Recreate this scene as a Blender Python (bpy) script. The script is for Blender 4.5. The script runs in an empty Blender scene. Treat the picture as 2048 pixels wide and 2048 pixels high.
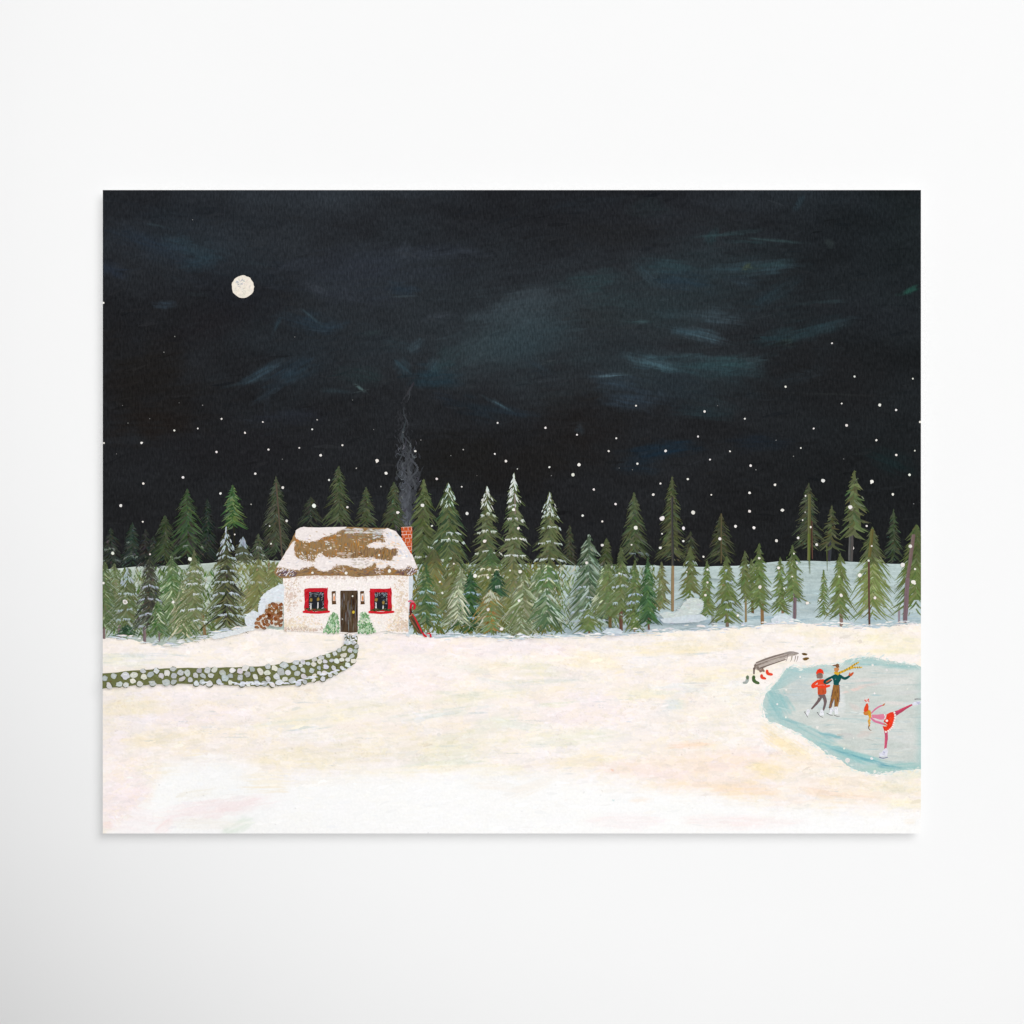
import bpy, math, random
import numpy as np
from mathutils import Vector
from mathutils.geometry import tessellate_polygon

random.seed(7)
RNG = np.random.default_rng(11)
C = bpy.context.scene.collection
SC = bpy.context.scene

# ---------------------------------------------------------------- scale
S = 0.3556 / 1636.5            # metres per photograph pixel (the print is 14 x 11 in)
X0, X1, Y0, Y1 = 205.5, 1842.0, 380.0, 1667.0    # the print in the photograph
LIFT = 0.0052                  # front of the print above the wall
def wx(px): return (px - 1024.0) * S
def wz(py): return (1024.0 - py) * S

# ---------------------------------------------------------------- camera
cam_d = bpy.data.cameras.new('camera'); cam = bpy.data.objects.new('camera', cam_d); C.objects.link(cam)
CAM_D = 1.45
cam.location = (0, -CAM_D, 0); cam.rotation_euler = (math.pi/2, 0, 0)
cam_d.sensor_width = 36; cam_d.lens = 36 * CAM_D / (2048 * S)
cam_d.clip_start = 0.05; cam_d.clip_end = 200
SC.camera = cam

# ---------------------------------------------------------------- light
w = bpy.data.worlds.new('World'); SC.world = w; w.use_nodes = True
bg = w.node_tree.nodes['Background']; bg.inputs[0].default_value = (1, 1, 1, 1); bg.inputs[1].default_value = 0.205
def lamp(name, kind, loc, target, power):
    d = bpy.data.lights.new(name, kind); o = bpy.data.objects.new(name, d); C.objects.link(o)
    o.location = loc
    o.rotation_euler = (Vector(target) - Vector(loc)).to_track_quat('-Z', 'Y').to_euler()
    d.energy = power; return d
key = lamp('key_softbox', 'AREA', (4.16, -8.64, 4.64), (0, 0, 0), 622.0)
key.shape = 'DISK'; key.size = 8.0
spot = lamp('front_spot', 'SPOT', (0.16, -3.5, 0.155), (0.16, 0, 0.155), 330.0)
spot.spot_size = 2 * math.atan(0.671 / 3.5); spot.spot_blend = 0.768; spot.shadow_soft_size = 0.04
SC.view_settings.view_transform = 'Standard'; SC.view_settings.look = 'None'
SC.view_settings.exposure = 0.0; SC.view_settings.gamma = 1.0
SC.view_settings.use_curve_mapping = False
SC.render.resolution_x = 1024; SC.render.resolution_y = 1024

# ---------------------------------------------------------------- colour
GAIN = 1.285                    # light reaching the print
def lin(c):
    c = np.asarray(c, dtype=np.float64) / 255.0
    return np.where(c <= 0.04045, c / 12.92, ((np.maximum(c, 0) + 0.055) / 1.055) ** 2.4)
def pig(c): return np.minimum(lin(c) / GAIN, 0.94)
def mix(a, b, t): return tuple(a[i] * (1 - t) + b[i] * t for i in range(3))
def jit(c, j):
    d = random.gauss(0, j)
    return tuple(max(4, c[i] + d + random.gauss(0, j * .4)) for i in range(3))

# ---------------------------------------------------------------- materials (all node based)
def paint_mat(name, amt, sx, sz, bump, bscale, rough=0.85):
    m = bpy.data.materials.new(name); m.use_nodes = True
    nt = m.node_tree; N = nt.nodes; L = nt.links
    b = N['Principled BSDF']; b.inputs['Roughness'].default_value = rough
    b.inputs['Specular IOR Level'].default_value = 0.03
    a = N.new('ShaderNodeAttribute'); a.attribute_name = 'Col'
    tc = N.new('ShaderNodeTexCoord')
    mp = N.new('ShaderNodeMapping'); mp.inputs['Scale'].default_value = (sx, 1, sz)
    n = N.new('ShaderNodeTexNoise'); n.inputs['Scale'].default_value = 1; n.inputs['Detail'].default_value = 2
    r = N.new('ShaderNodeMapRange')
    r.inputs['From Min'].default_value = 0.3; r.inputs['From Max'].default_value = 0.7
    r.inputs['To Min'].default_value = 1 - amt; r.inputs['To Max'].default_value = 1 + amt * .8
    v = N.new('ShaderNodeVectorMath'); v.operation = 'SCALE'
    L.new(tc.outputs['Object'], mp.inputs['Vector']); L.new(mp.outputs[0], n.inputs['Vector'])
    L.new(n.outputs[0], r.inputs['Value']); L.new(a.outputs['Color'], v.inputs[0])
    L.new(r.outputs[0], v.inputs['Scale']); L.new(v.outputs[0], b.inputs['Base Color'])
    if bump:
        n2 = N.new('ShaderNodeTexNoise'); n2.inputs['Scale'].default_value = bscale; n2.inputs['Detail'].default_value = 5
        n2.inputs['Distortion'].default_value = 1.2
        bp = N.new('ShaderNodeBump'); bp.inputs['Strength'].default_value = bump; bp.inputs['Distance'].default_value = 0.0004
        L.new(tc.outputs['Object'], n2.inputs['Vector']); L.new(n2.outputs[0], bp.inputs['Height'])
        L.new(bp.outputs[0], b.inputs['Normal'])
    return m
M_SKY = paint_mat('dark_paint_on_canvas', 0.30, 1500, 420, 0, 0)
M_SNOW = paint_mat('white_impasto_paint', 0.022, 900, 900, 0.16, 260)
M_HILL = paint_mat('thin_blue_paint', 0.07, 500, 1300, 0, 0)
M_ICE = paint_mat('glazed_ice_paint', 0.035, 700, 1100, 0, 0)
M_PAINT = paint_mat('brushed_paint', 0.09, 900, 900, 0, 0)
M_STUCCO = paint_mat('stippled_paint', 0.10, 1300, 1300, 0.12, 700)

def flat_mat(name, col, nscale, amt):
    m = bpy.data.materials.new(name); m.use_nodes = True
    N = m.node_tree.nodes; L = m.node_tree.links
    b = N['Principled BSDF']; b.inputs['Roughness'].default_value = 0.9; b.inputs['Specular IOR Level'].default_value = 0.05
    tc = N.new('ShaderNodeTexCoord'); n = N.new('ShaderNodeTexNoise'); n.inputs['Scale'].default_value = nscale
    n.inputs['Detail'].default_value = 6
    r = N.new('ShaderNodeValToRGB')
    r.color_ramp.elements[0].color = (*[c * (1 - amt) for c in col], 1); r.color_ramp.elements[0].position = .3
    r.color_ramp.elements[1].color = (*[c * (1 + amt) for c in col], 1); r.color_ramp.elements[1].position = .7
    L.new(tc.outputs['Object'], n.inputs['Vector']); L.new(n.outputs[0], r.inputs[0]); L.new(r.outputs[0], b.inputs['Base Color'])
    return m
M_WALL = flat_mat('white_wall_paint', (0.745, 0.746, 0.746), 40, 0.002)
M_PAPER = flat_mat('white_paper', (0.80, 0.80, 0.80), 900, 0.01)
M_BOARD = flat_mat('grey_backing_board', (0.14, 0.14, 0.14), 200, 0.05)

# ---------------------------------------------------------------- scene root
def mesh_obj(name, verts, faces, mat, parent=None, loc=(0, 0, 0)):
    me = bpy.data.meshes.new(name); me.from_pydata(verts, [], faces); me.update()
    me.materials.append(mat)
    o = bpy.data.objects.new(name, me); C.objects.link(o); o.location = loc
    if parent is not None: o.parent = parent
    return o
def box(name, x0, x1, y0, y1, z0, z1, mat, parent=None):
    v = [(x, y, z) for x in (x0, x1) for y in (y0, y1) for z in (z0, z1)]
    f = [(0, 1, 3, 2), (4, 6, 7, 5), (0, 4, 5, 1), (2, 3, 7, 6), (0, 2, 6, 4), (1, 5, 7, 3)]
    return mesh_obj(name, v, f, mat, parent)
wall = box('wall', -3, 3, LIFT, LIFT + 0.1, -2.0, 3.0, M_WALL)
wall['kind'] = 'structure'

ROOT = bpy.data.objects.new('art_print', None); C.objects.link(ROOT)
OX, OZ = 0.0, wz(Y1)
ROOT.location = (OX, 0, OZ); ROOT.empty_display_size = 0.05
ROOT['label'] = 'unframed painted print of a snowy night with cottage, pines and skaters on a white wall'
ROOT['category'] = 'art print'
EPS = 2.5e-6
box('paper_sheet', wx(X0), wx(X1), 0.0, 0.0006, 0.0, wz(Y0) - OZ, M_PAPER, ROOT)
box('backing_board', wx(X0) + .006, wx(X1) - .006, 0.0006, LIFT, 0.006, wz(Y0) - OZ - .006, M_BOARD, ROOT)

HM = np.full((1300, 1650), EPS * 4)    # height of the paint already on the paper, one cell per photo pixel
def cells(x0, x1, y0, y1):
    a = min(1648, max(0, int(x0 - X0) - 1)); b = min(1650, max(a + 1, int(x1 - X0) + 2))
    c = min(1298, max(0, int(y0 - Y0) - 1)); d = min(1300, max(c + 1, int(y1 - Y0) + 2))
    return slice(c, d), slice(a, b)

def finish(name, verts, faces, cols, mat, parent, label=None):
    me = bpy.data.meshes.new(name)
    me.from_pydata(verts, [], faces); me.update()
    at = me.color_attributes.new('Col', 'FLOAT_COLOR', 'POINT')
    c = np.ones((len(verts), 4), dtype=np.float32); c[:, :3] = pig(cols)
    at.data.foreach_set('color', c.ravel())
    me.materials.append(mat)
    o = bpy.data.objects.new(name, me); C.objects.link(o); o.parent = parent
    if label: o['label'] = label
    return o

def fr(ox, oy, k):
    return (ox, oy, k)
FR = {'A': fr(180, 900, .22774), 'B': fr(500, 900, .22774), 'C': fr(800, 900, .22774), 'D': fr(1200, 900, .22774),
      'E': fr(1500, 900, .18634), 'G': fr(1470, 1270, .20704), 'H': fr(180, 360, .43478), 'I': fr(1020, 360, .43478),
      'J': fr(180, 1240, .43478), 'K': fr(1020, 1240, .43478), 'N': fr(0, 0, 1), 'S': fr(700, 700, .13458)}
def P(f, pts):
    ox, oy, k = FR[f]
    return [(ox + x * k, oy + y * k) for x, y in pts]

class Paint:
    """One painted part: strokes, dabs and filled shapes laid over the paint already there."""
    def __init__(s): s.v = []; s.f = []; s.c = []
    def put(s, x, y, h, col):
        x = min(max(x, X0 + .1), X1 - .1); y = min(max(y, Y0 + .1), Y1 - .1)
        s.v.append((wx(x) - OX, -h, wz(y) - OZ)); s.c.append(col); return len(s.v) - 1
    def stroke(s, pts, w0, col, w1=0.0, belly=0.0, n=None, col2=None, rough=0.0):
        # curved tapering ribbon, widths in photo pixels
        p = np.array(pts, dtype=float)
        if len(p) == 2: p = np.array([p[0], (p[0] + p[1]) / 2, p[1]])
        m = n or (4 * (len(p) - 1))
        q = []
        e = np.vstack([2 * p[0] - p[1], p, 2 * p[-1] - p[-2]])
        for i in range(m + 1):
            t = i / m * (len(p) - 1); k = min(int(t), len(p) - 2); t -= k
            a, b, c_, d = e[k], e[k + 1], e[k + 2], e[k + 3]
            q.append(.5 * (2 * b + (c_ - a) * t + (2 * a - 5 * b + 4 * c_ - d) * t * t + (3 * b - a - 3 * c_ + d) * t ** 3))
        q = np.array(q)
        tg = np.gradient(q, axis=0); tg /= np.maximum(np.linalg.norm(tg, axis=1, keepdims=True), 1e-9)
        nm = np.stack([-tg[:, 1], tg[:, 0]], 1)
        tt = np.linspace(0, 1, m + 1)
        wd = w0 * (1 - tt) + w1 * tt + belly * np.sin(tt * math.pi)
        if rough: wd = wd * (1 + rough * np.array([random.uniform(-1, 1) for _ in tt]))
        sl = [cells(x - a / 2, x + a / 2, y - a / 2, y + a / 2) for (x, y), a in zip(q, wd)]
        h = max(HM[z].max() for z in sl) + EPS
        for z in sl: HM[z] = np.maximum(HM[z], h)
        base = len(s.v)
        for i in range(m + 1):
            cc = col if col2 is None else mix(col, col2, tt[i])
            o = nm[i] * max(wd[i], .05) / 2
            s.put(q[i, 0] + o[0], q[i, 1] + o[1], h, cc); s.put(q[i, 0] - o[0], q[i, 1] - o[1], h, cc)
        # rounded start and end
        for i in range(m):
            a = base + 2 * i; s.f.append((a, a + 1, a + 3, a + 2))
        for idx, sg in ((0, -1), (m, 1)):
            if wd[idx] > 1.2:
                c0 = s.put(q[idx, 0] + sg * tg[idx, 0] * wd[idx] * .4, q[idx, 1] + sg * tg[idx, 1] * wd[idx] * .4, h, s.c[base + 2 * idx])
                s.f.append((base + 2 * idx, base + 2 * idx + 1, c0))
        return s
    def blob(s, x, y, rx, ry, col, rot=0.0, irr=.12, n=12, col2=None):
        r = max(rx, ry); z = cells(x - r, x + r, y - r, y + r)
        h = HM[z].max() + EPS; HM[z] = np.maximum(HM[z], h)
        c0 = s.put(x, y, h, col2 or col); ring = []
        ca, sa = math.cos(rot), math.sin(rot)
        for i in range(n):
            a = i / n * 2 * math.pi; k = 1 + random.uniform(-irr, irr)
            u, v = rx * k * math.cos(a), ry * k * math.sin(a)
            ring.append(s.put(x + u * ca - v * sa, y + u * sa + v * ca, h, col))
        for i in range(n): s.f.append((c0, ring[i], ring[(i + 1) % n]))
        return s
    def poly(s, pts, col, irr=0.0, sub=1, cols=None):
        p = []
        for i in range(len(pts)):
            a, b = pts[i], pts[(i + 1) % len(pts)]
            for k in range(sub):
                t = k / sub
                p.append((a[0] + (b[0] - a[0]) * t + random.uniform(-irr, irr), a[1] + (b[1] - a[1]) * t + random.uniform(-irr, irr)))
        xs = [a for a, b in p]; ys = [b for a, b in p]
        z = cells(min(xs), max(xs), min(ys), max(ys)); h = HM[z].max() + EPS; HM[z] = np.maximum(HM[z], h)
        idx = [s.put(a, b, h, col if cols is None else cols(a, b)) for a, b in p]
        for t in tessellate_polygon([[Vector((a, b, 0)) for a, b in p]]): s.f.append(tuple(idx[i] for i in t))
        return s
    def build(s, name, parent, mat=None, label=None):
        if not s.v: return None
        return finish(name, s.v, s.f, s.c, mat or M_PAINT, parent, label)

# ---------------------------------------------------------------- noise and wide painted areas
TAB = RNG.random((256, 256))
def vnoise(x, y, seed=0):
    xi = np.floor(x).astype(int); yi = np.floor(y).astype(int)
    fx = x - xi; fy = y - yi; fx = fx * fx * (3 - 2 * fx); fy = fy * fy * (3 - 2 * fy)
    a = (xi + seed * 37) & 255; b = (yi + seed * 91) & 255; a1 = (a + 1) & 255; b1 = (b + 1) & 255
    return (TAB[a, b] * (1 - fx) + TAB[a1, b] * fx) * (1 - fy) + (TAB[a, b1] * (1 - fx) + TAB[a1, b1] * fx) * fy
def fbm(x, y, seed=0, o=4):
    r = 0; a = .5; t = 0
    for i in range(o):
        r = r + a * vnoise(x * 2 ** i, y * 2 ** i, seed + i); t += a; a *= .55
    return r / t
def sst(a, b, x):
    t = np.clip((x - a) / (b - a), 0, 1); return t * t * (3 - 2 * t)
def patch(col, X, Y, cx, cy, L, W, ang, rgb, a, streak=.6, seed=1, edge=.35, inner=.45):
    """one brushed patch of paint: soft rough outline, bristle streaks along its length"""
    an = math.radians(ang); ca, sa = math.cos(an), math.sin(an)
    R = max(L, W) * .95
    ix = np.nonzero((np.abs(X - cx) < R) & (np.abs(Y - cy) < R))[0]
    if not len(ix): return
    x = X[ix] - cx; y = Y[ix] - cy
    u = x * ca + y * sa; v = -x * sa + y * ca
    ed = (fbm(u / (L * .16 + 6), v / (W * .2 + 3), seed + 3) - .5) * 2 * edge
    ed = ed + (vnoise(u * 0 + seed * .37, v / 2.6, seed + 9) - .5) * .35
    d = (np.abs(u / (L / 2)) ** 2.2 + np.abs(v / (W / 2)) ** 2.2) ** (1 / 2.2) + ed
    m = 1 - sst(inner, 1.12, d)
    b = .6 * vnoise(u / 34 + 5, v / 2.4, seed + 5) + .4 * vnoise(u / 70, v / 5.5, seed + 7)
    m = m * ((1 - streak) + streak * sst(.34, .66, b)) * a
    col[ix] = col[ix] * (1 - m[:, None]) + np.array(rgb, dtype=float) * m[:, None]

def grid_part(name, xs, rows, paintfn, mat, lift=1, label=None, keep=None):
    """rows(x) -> list of y for column x (same count everywhere)"""
    XX = np.repeat(np.asarray(xs)[:, None], rows.shape[1], 1); YY = rows
    nx, ny = XX.shape
    X = XX.ravel(); Y = YY.ravel()
    col = paintfn(X, Y)
    a = (np.arange(nx - 1)[:, None] * ny + np.arange(ny - 1)[None, :]).ravel()
    F = np.stack([a, a + 1, a + ny + 1, a + ny], 1)
    if keep is not None:
        k = keep(X, Y); F = F[k[F].all(1)]
    h = lift * EPS * 8
    zz = cells(X.min(), X.max(), Y.min(), Y.max()); HM[zz] = np.maximum(HM[zz], h)
    co = np.stack([wx(X) - OX, np.full_like(X, -h), wz(Y) - OZ], 1).astype(np.float32)
    if keep is not None:
        used = np.zeros(len(X), bool); used[F.ravel()] = True
        mp = np.cumsum(used) - 1; F = mp[F]; co = co[used]; col = col[used]
    me = bpy.data.meshes.new(name)
    me.vertices.add(len(co)); me.vertices.foreach_set('co', co.ravel())
    me.loops.add(F.size); me.loops.foreach_set('vertex_index', F.ravel().astype(np.int32))
    me.polygons.add(len(F)); me.polygons.foreach_set('loop_start', np.arange(0, F.size, 4, dtype=np.int32))
    me.update(calc_edges=True); me.validate()
    at = me.color_attributes.new('Col', 'FLOAT_COLOR', 'POINT')
    c = np.ones((len(co), 4), dtype=np.float32); c[:, :3] = pig(col); at.data.foreach_set('color', c.ravel())
    me.materials.append(mat)
    o = bpy.data.objects.new(name, me); C.objects.link(o); o.parent = ROOT
    if label: o['label'] = label
    return o

HOR = P('A', [(112, 1055), (430, 1024), (850, 1010), (1000, 995), (1300, 972), (1640, 970)]) + [(850, 1128), (1100, 1129)] + \
      P('D', [(0, 1020), (500, 1015), (850, 1026), (1200, 1020), (1330, 1002), (1500, 985)]) + \
      P('E', [(300, 1195), (560, 1188), (1000, 1195), (1400, 1215), (1838, 1236)])
GND = P('A', [(112, 1650), (350, 1660), (620, 1715), (760, 1715), (900, 1680), (1060, 1640), (1400, 1562)]) + \
      P('B', [(300, 1586), (800, 1590), (1150, 1592), (1400, 1630), (1600, 1645)]) + \
      P('C', [(600, 1640), (1000, 1655), (1400, 1640)]) + \
      P('D', [(0, 1630), (200, 1620), (450, 1604), (650, 1588), (1000, 1578), (1300, 1555), (1500, 1530), (1720, 1515)]) + \
      P('E', [(0, 1905), (150, 1870), (450, 1840), (700, 1878), (1000, 1900), (1300, 1905), (1500, 1890), (1838, 1860)])
def curve(pts):
    a = np.array(sorted(pts)); return lambda x: np.interp(x, a[:, 0], a[:, 1])
horizon = curve(HOR); ground = curve(GND)

# ---- night sky ----
def sky_paint(X, Y):
    wxp = X + 40 * (fbm(X / 140, Y / 90, 40) - .5); wyp = Y + 60 * (fbm(X / 160, Y / 120, 50) - .5)
    n1 = fbm(wxp / 260, wyp / 120, 1); n2 = fbm(wxp / 90, wyp / 40, 12); n3 = fbm(X / 22, Y / 6, 21)
    t = np.clip((Y - Y0) / 750, 0, 1)
    top = np.array([37, 40, 44.5]); bot = np.array([32, 32.5, 34.])
    col = top * (1 - t[:, None]) + bot * t[:, None]
    col += ((n1 - .5) * 30)[:, None] * np.array([.8, 1, 1.12]) * (1 - .75 * t[:, None])
    col += ((n2 - .5) * 14)[:, None] * np.array([.8, 1, 1.15]) * (1 - .6 * t[:, None]) + ((n3 - .5) * 5)[:, None]
    r = sst(1350, 1800, X) * (1 - t * .6)
    col = col * (1 - .16 * r[:, None]) + np.array([0, 3, 3]) * r[:, None]
    def p(f, cx, cy, L, W, ang, rgb, a, st=.6):
        ox, oy, k = FR[f]; p.n += 1
        if max(rgb) > 44: rgb = (rgb[0], rgb[1] + 1, rgb[2] - 1)
        patch(col, X, Y, ox + cx * k, oy + cy * k, L * k * 1.22, W * k * 1.3, ang, rgb, min(.9, a * 1.12), st * .85, p.n * 5, .5, .05 if L > 120 else .3)
    p.n = 3
    brown = (31, 27, 25); navy = (26, 38, 52)
    # dark and brown underpainting
    for q in [('H', 250, 900, 520, 420, -10, (30, 28, 27), .8, .3), ('H', 560, 640, 480, 160, -20, (31, 30, 33), .7, .3),
              ('H', 300, 1120, 420, 200, 0, brown, .8, .3), ('H', 700, 1250, 900, 240, 0, (32, 32, 35), .7, .3),
              ('H', 1700, 1300, 520, 300, 0, (29, 28, 27), .8, .3), ('I', 300, 1120, 460, 330, 5, (30, 27, 26), .6, .3),
              ('I', 120, 1300, 500, 260, 0, (30, 28, 27), .6, .3), ('I', 590, 760, 200, 70, 0, (30, 31, 35), .8, .3),
              ('I', 1500, 900, 620, 420, 0, (31, 32, 34), .8, .3), ('I', 1620, 620, 500, 200, 0, (32, 35, 39), .6, .3),
              ('I', 1000, 180, 500, 120, 5, (34, 36, 39), .7, .4), ('I', 450, 240, 560, 150, 0, (34, 35, 37), .7, .4),
              ('I', 760, 960, 340, 150, 10, (33, 37, 44), .8, .4), ('I', 380, 620, 260, 150, 0, (42, 43, 46), .7, .4),
              ('H', 500, 170, 800, 160, 5, (34, 38, 43), .6, .4), ('H', 650, 500, 500, 220, 10, (32, 34, 39), .7, .3),
              ('H', 1300, 430, 260, 60, -5, (35, 36, 40), .8, .4), ('I', 1800, 200, 260, 500, 0, (30, 36, 38), .6, .3),
              ('I', 700, 760, 260, 60, 0, (36, 37, 41), .8, .4), ('I', 560, 640, 220, 60, 0, (44, 44, 47), .6, .4)]: p(*q)
    # broad soft veils under the clouds
    for q in [('I', 450, 640, 1500, 620, -6, (46, 53, 59), .55, .15), ('H', 1500, 560, 1100, 620, -10, (44, 50, 57), .5, .15), ('I', 900, 480, 900, 420, -6, (40, 51, 57), .5, .2),
              ('H', 500, 330, 900, 260, 12, (39, 46, 55), .45, .2), ('H', 1000, 800, 700, 420, -14, (40, 47, 55), .45, .2), ('I', 760, 900, 900, 260, 6, (42, 52, 59), .5, .2), ('I', 60, 780, 700, 260, -8, (46, 56, 63), .5, .2)]: p(*q)
    # blue and teal clouds
    for q in [('H', 300, 300, 480, 90, 17, (40, 50, 64), .6), ('H', 470, 320, 260, 90, 14, (48, 68, 80), .7),
              ('H', 500, 385, 180, 70, -8, (42, 58, 70), .6), ('H', 90, 410, 160, 60, 14, (38, 46, 62), .6),
              ('H', 760, 385, 220, 24, 5, (46, 56, 64), .5), ('H', 310, 210, 120, 10, 12, (54, 66, 74), .6),
              ('H', 345, 572, 110, 40, 6, (48, 58, 70), .7), ('H', 480, 525, 120, 16, 5, (48, 56, 62), .5),
              ('H', 1300, 410, 900, 190, -6, (45, 49, 60), .62, .4), ('H', 960, 385, 260, 40, -12, (50, 54, 64), .6),
              ('H', 1200, 520, 420, 110, 12, (46, 50, 60), .6, .4), ('H', 1640, 340, 420, 50, -3, (50, 55, 66), .55),
              ('H', 1440, 330, 90, 60, -50, (56, 62, 72), .45), ('H', 1040, 500, 110, 30, 25, (60, 64, 74), .55),
              ('H', 1430, 500, 150, 60, 5, (40, 52, 66), .6), ('H', 1450, 535, 170, 8, -2, (62, 72, 80), .6),
              ('H', 860, 660, 150, 22, -62, (50, 68, 80), .7), ('H', 1000, 660, 240, 110, 15, (40, 54, 68), .6),
              ('H', 1030, 640, 140, 16, 40, (58, 76, 86), .55), ('H', 1120, 670, 120, 40, -10, (46, 60, 74), .5),
              ('H', 800, 880, 260, 40, -28, (54, 72, 86), .75), ('H', 720, 930, 200, 20, -12, (50, 64, 74), .65),
              ('H', 900, 880, 260, 60, -32, (40, 54, 68), .6), ('H', 840, 960, 220, 40, -38, (46, 58, 70), .6),
              ('H', 960, 890, 180, 70, -20, (42, 56, 68), .55), ('H', 1140, 972, 190, 22, 3, (48, 60, 68), .55),
              ('H', 1250, 900, 190, 110, 12, (38, 52, 56), .5), ('H', 1242, 958, 80, 18, 35, (84, 104, 106), .7),
              ('H', 1300, 705, 140, 20, -8, (44, 56, 60), .55), ('H', 1420, 760, 180, 70, 10, (44, 56, 64), .5),
              ('H', 1500, 760, 90, 40, -35, (60, 74, 84), .5), ('H', 1620, 625, 150, 30, -12, (64, 70, 80), .6),
              ('H', 1440, 860, 90, 60, 40, (52, 72, 84), .55), ('H', 1585, 905, 240, 110, 0, (36, 54, 66), .75, .35),
              ('H', 1650, 830, 220, 110, -35, (48, 64, 70), .6), ('H', 1575, 845, 60, 50, -60, (58, 76, 86), .5),
              ('H', 1850, 760, 420, 240, -28, (54, 65, 72), .7, .35), ('H', 1640, 1005, 150, 50, 10, (36, 44, 56), .5),
              ('H', 1880, 1030, 140, 22, 28, (70, 92, 104), .8), ('H', 1930, 1060, 260, 50, 8, (40, 50, 62), .6),
              ('H', 920, 1090, 420, 70, 0, (42, 46, 58), .5, .4), ('H', 815, 1040, 30, 80, 0, (42, 46, 54), .5),
              ('H', 1800, 1060, 300, 100, 10, (32, 42, 52), .5),
              ('I', 80, 600, 560, 190, -8, (58, 68, 76), .72, .35), ('I', 120, 680, 420, 150, -4, (54, 66, 74), .6, .4),
              ('I', 60, 760, 420, 160, -12, (48, 60, 68), .6, .4), ('I', 110, 520, 260, 60, -6, (60, 68, 76), .5),
              ('I', 380, 470, 300, 90, -6, (46, 64, 70), .65), ('I', 470, 555, 320, 80, 4, (46, 60, 66), .5),
              ('I', 930, 260, 90, 60, -60, (42, 60, 66), .5), ('I', 1010, 250, 240, 18, -6, (56, 80, 86), .7),
              ('I', 1190, 275, 300, 14, 5, (56, 76, 80), .65), ('I', 1090, 285, 200, 20, 2, (44, 62, 68), .5),
              ('I', 720, 400, 320, 80, 4, (46, 64, 72), .65), ('I', 640, 440, 180, 60, 40, (54, 70, 80), .5),
              ('I', 1120, 405, 380, 80, -4, (52, 70, 80), .7), ('I', 1200, 390, 200, 40, -8, (50, 72, 78), .5),
              ('I', 1092, 405, 56, 32, -30, (62, 72, 62), .8, .2), ('I', 800, 470, 280, 90, 6, (40, 56, 70), .6),
              ('I', 1080, 465, 160, 50, 10, (48, 62, 74), .5), ('I', 1200, 530, 280, 60, -30, (40, 56, 66), .55),
              ('I', 940, 625, 300, 76, 5, (60, 74, 84), .75), ('I', 600, 652, 170, 22, 2, (56, 76, 82), .65),
              ('I', 740, 615, 220, 40, 0, (48, 62, 70), .55), ('I', 880, 715, 230, 64, 14, (66, 86, 98), .8),
              ('I', 820, 695, 180, 36, 4, (56, 76, 88), .6), ('I', 1440, 562, 220, 16, -3, (52, 70, 76), .6),
              ('I', 1340, 700, 400, 90, -14, (42, 62, 70), .6), ('I', 1440, 680, 200, 40, -12, (46, 64, 74), .5),
              ('I', 1280, 745, 70, 30, 0, (50, 64, 60), .5), ('I', 660, 835, 300, 60, 12, (68, 92, 104), .8),
              ('I', 860, 812, 240, 20, 3, (64, 88, 98), .65), ('I', 920, 860, 500, 80, 4, (46, 66, 74), .7),
              ('I', 1010, 840, 300, 60, -6, (50, 74, 80), .6), ('I', 1115, 845, 130, 60, -20, (58, 76, 84), .6),
              ('I', 470, 900, 180, 16, -3, (84, 106, 118), .8), ('I', 500, 930, 240, 60, 10, (52, 66, 80), .7),
              ('I', 550, 1010, 300, 110, 8, (48, 60, 74), .75), ('I', 900, 1000, 300, 90, 20, (42, 54, 60), .45),
              ('I', 900, 1075, 320, 60, 4, (40, 56, 64), .6), ('I', 130, 860, 180, 50, 30, (46, 56, 66), .5),
              ('I', 1350, 900, 260, 60, -14, (42, 50, 58), .45), ('I', 700, 1245, 360, 70, -8, (26, 42, 58), .8, .4),
              ('I', 1150, 1210, 300, 70, 0, (28, 36, 48), .6), ('I', 600, 1320, 220, 70, 0, (28, 38, 50), .6),
              ('I', 1835, 510, 90, 26, -22, (38, 78, 70), .7), ('I', 1760, 1290, 220, 120, 20, (26, 42, 44), .6),
              ('I', 320, 1148, 44, 44, 0, (48, 54, 62), .6, .2), ('I', 1470, 290, 44, 40, 0, (52, 60, 62), .5, .2),
              ('I', 630, 120, 180, 70, 0, (40, 52, 56), .5), ('I', 1330, 105, 80, 30, -60, (44, 58, 68), .5),
              ('I', 1450, 985, 700, 8, 2, (46, 48, 50), .4), ('I', 340, 100, 420, 90, -8, (40, 46, 54), .4)]: p(*q)
    # fine grain of the weave
    g = TAB[(X / 1.9).astype(int) & 255, (Y / 6.3).astype(int) & 255] - .5
    g2 = TAB[(X / 1.7).astype(int) * 3 & 255, (Y / 1.7).astype(int) * 7 & 255] - .5
    col += (g * 5.5 + g2 * 4.5)[:, None]
    return np.clip(col, 8, 255)
xs = np.linspace(X0 + .1, X1 - .1, 820)
hz = horizon(xs) + 1.5 * (vnoise(xs / 22, xs * 0, 3) - .5)
rows = Y0 + .1 + (hz[:, None] + 3 - Y0) * np.linspace(0, 1, 380)[None, :]
grid_part('night_sky', xs, rows, sky_paint, M_SKY, 1)

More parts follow.
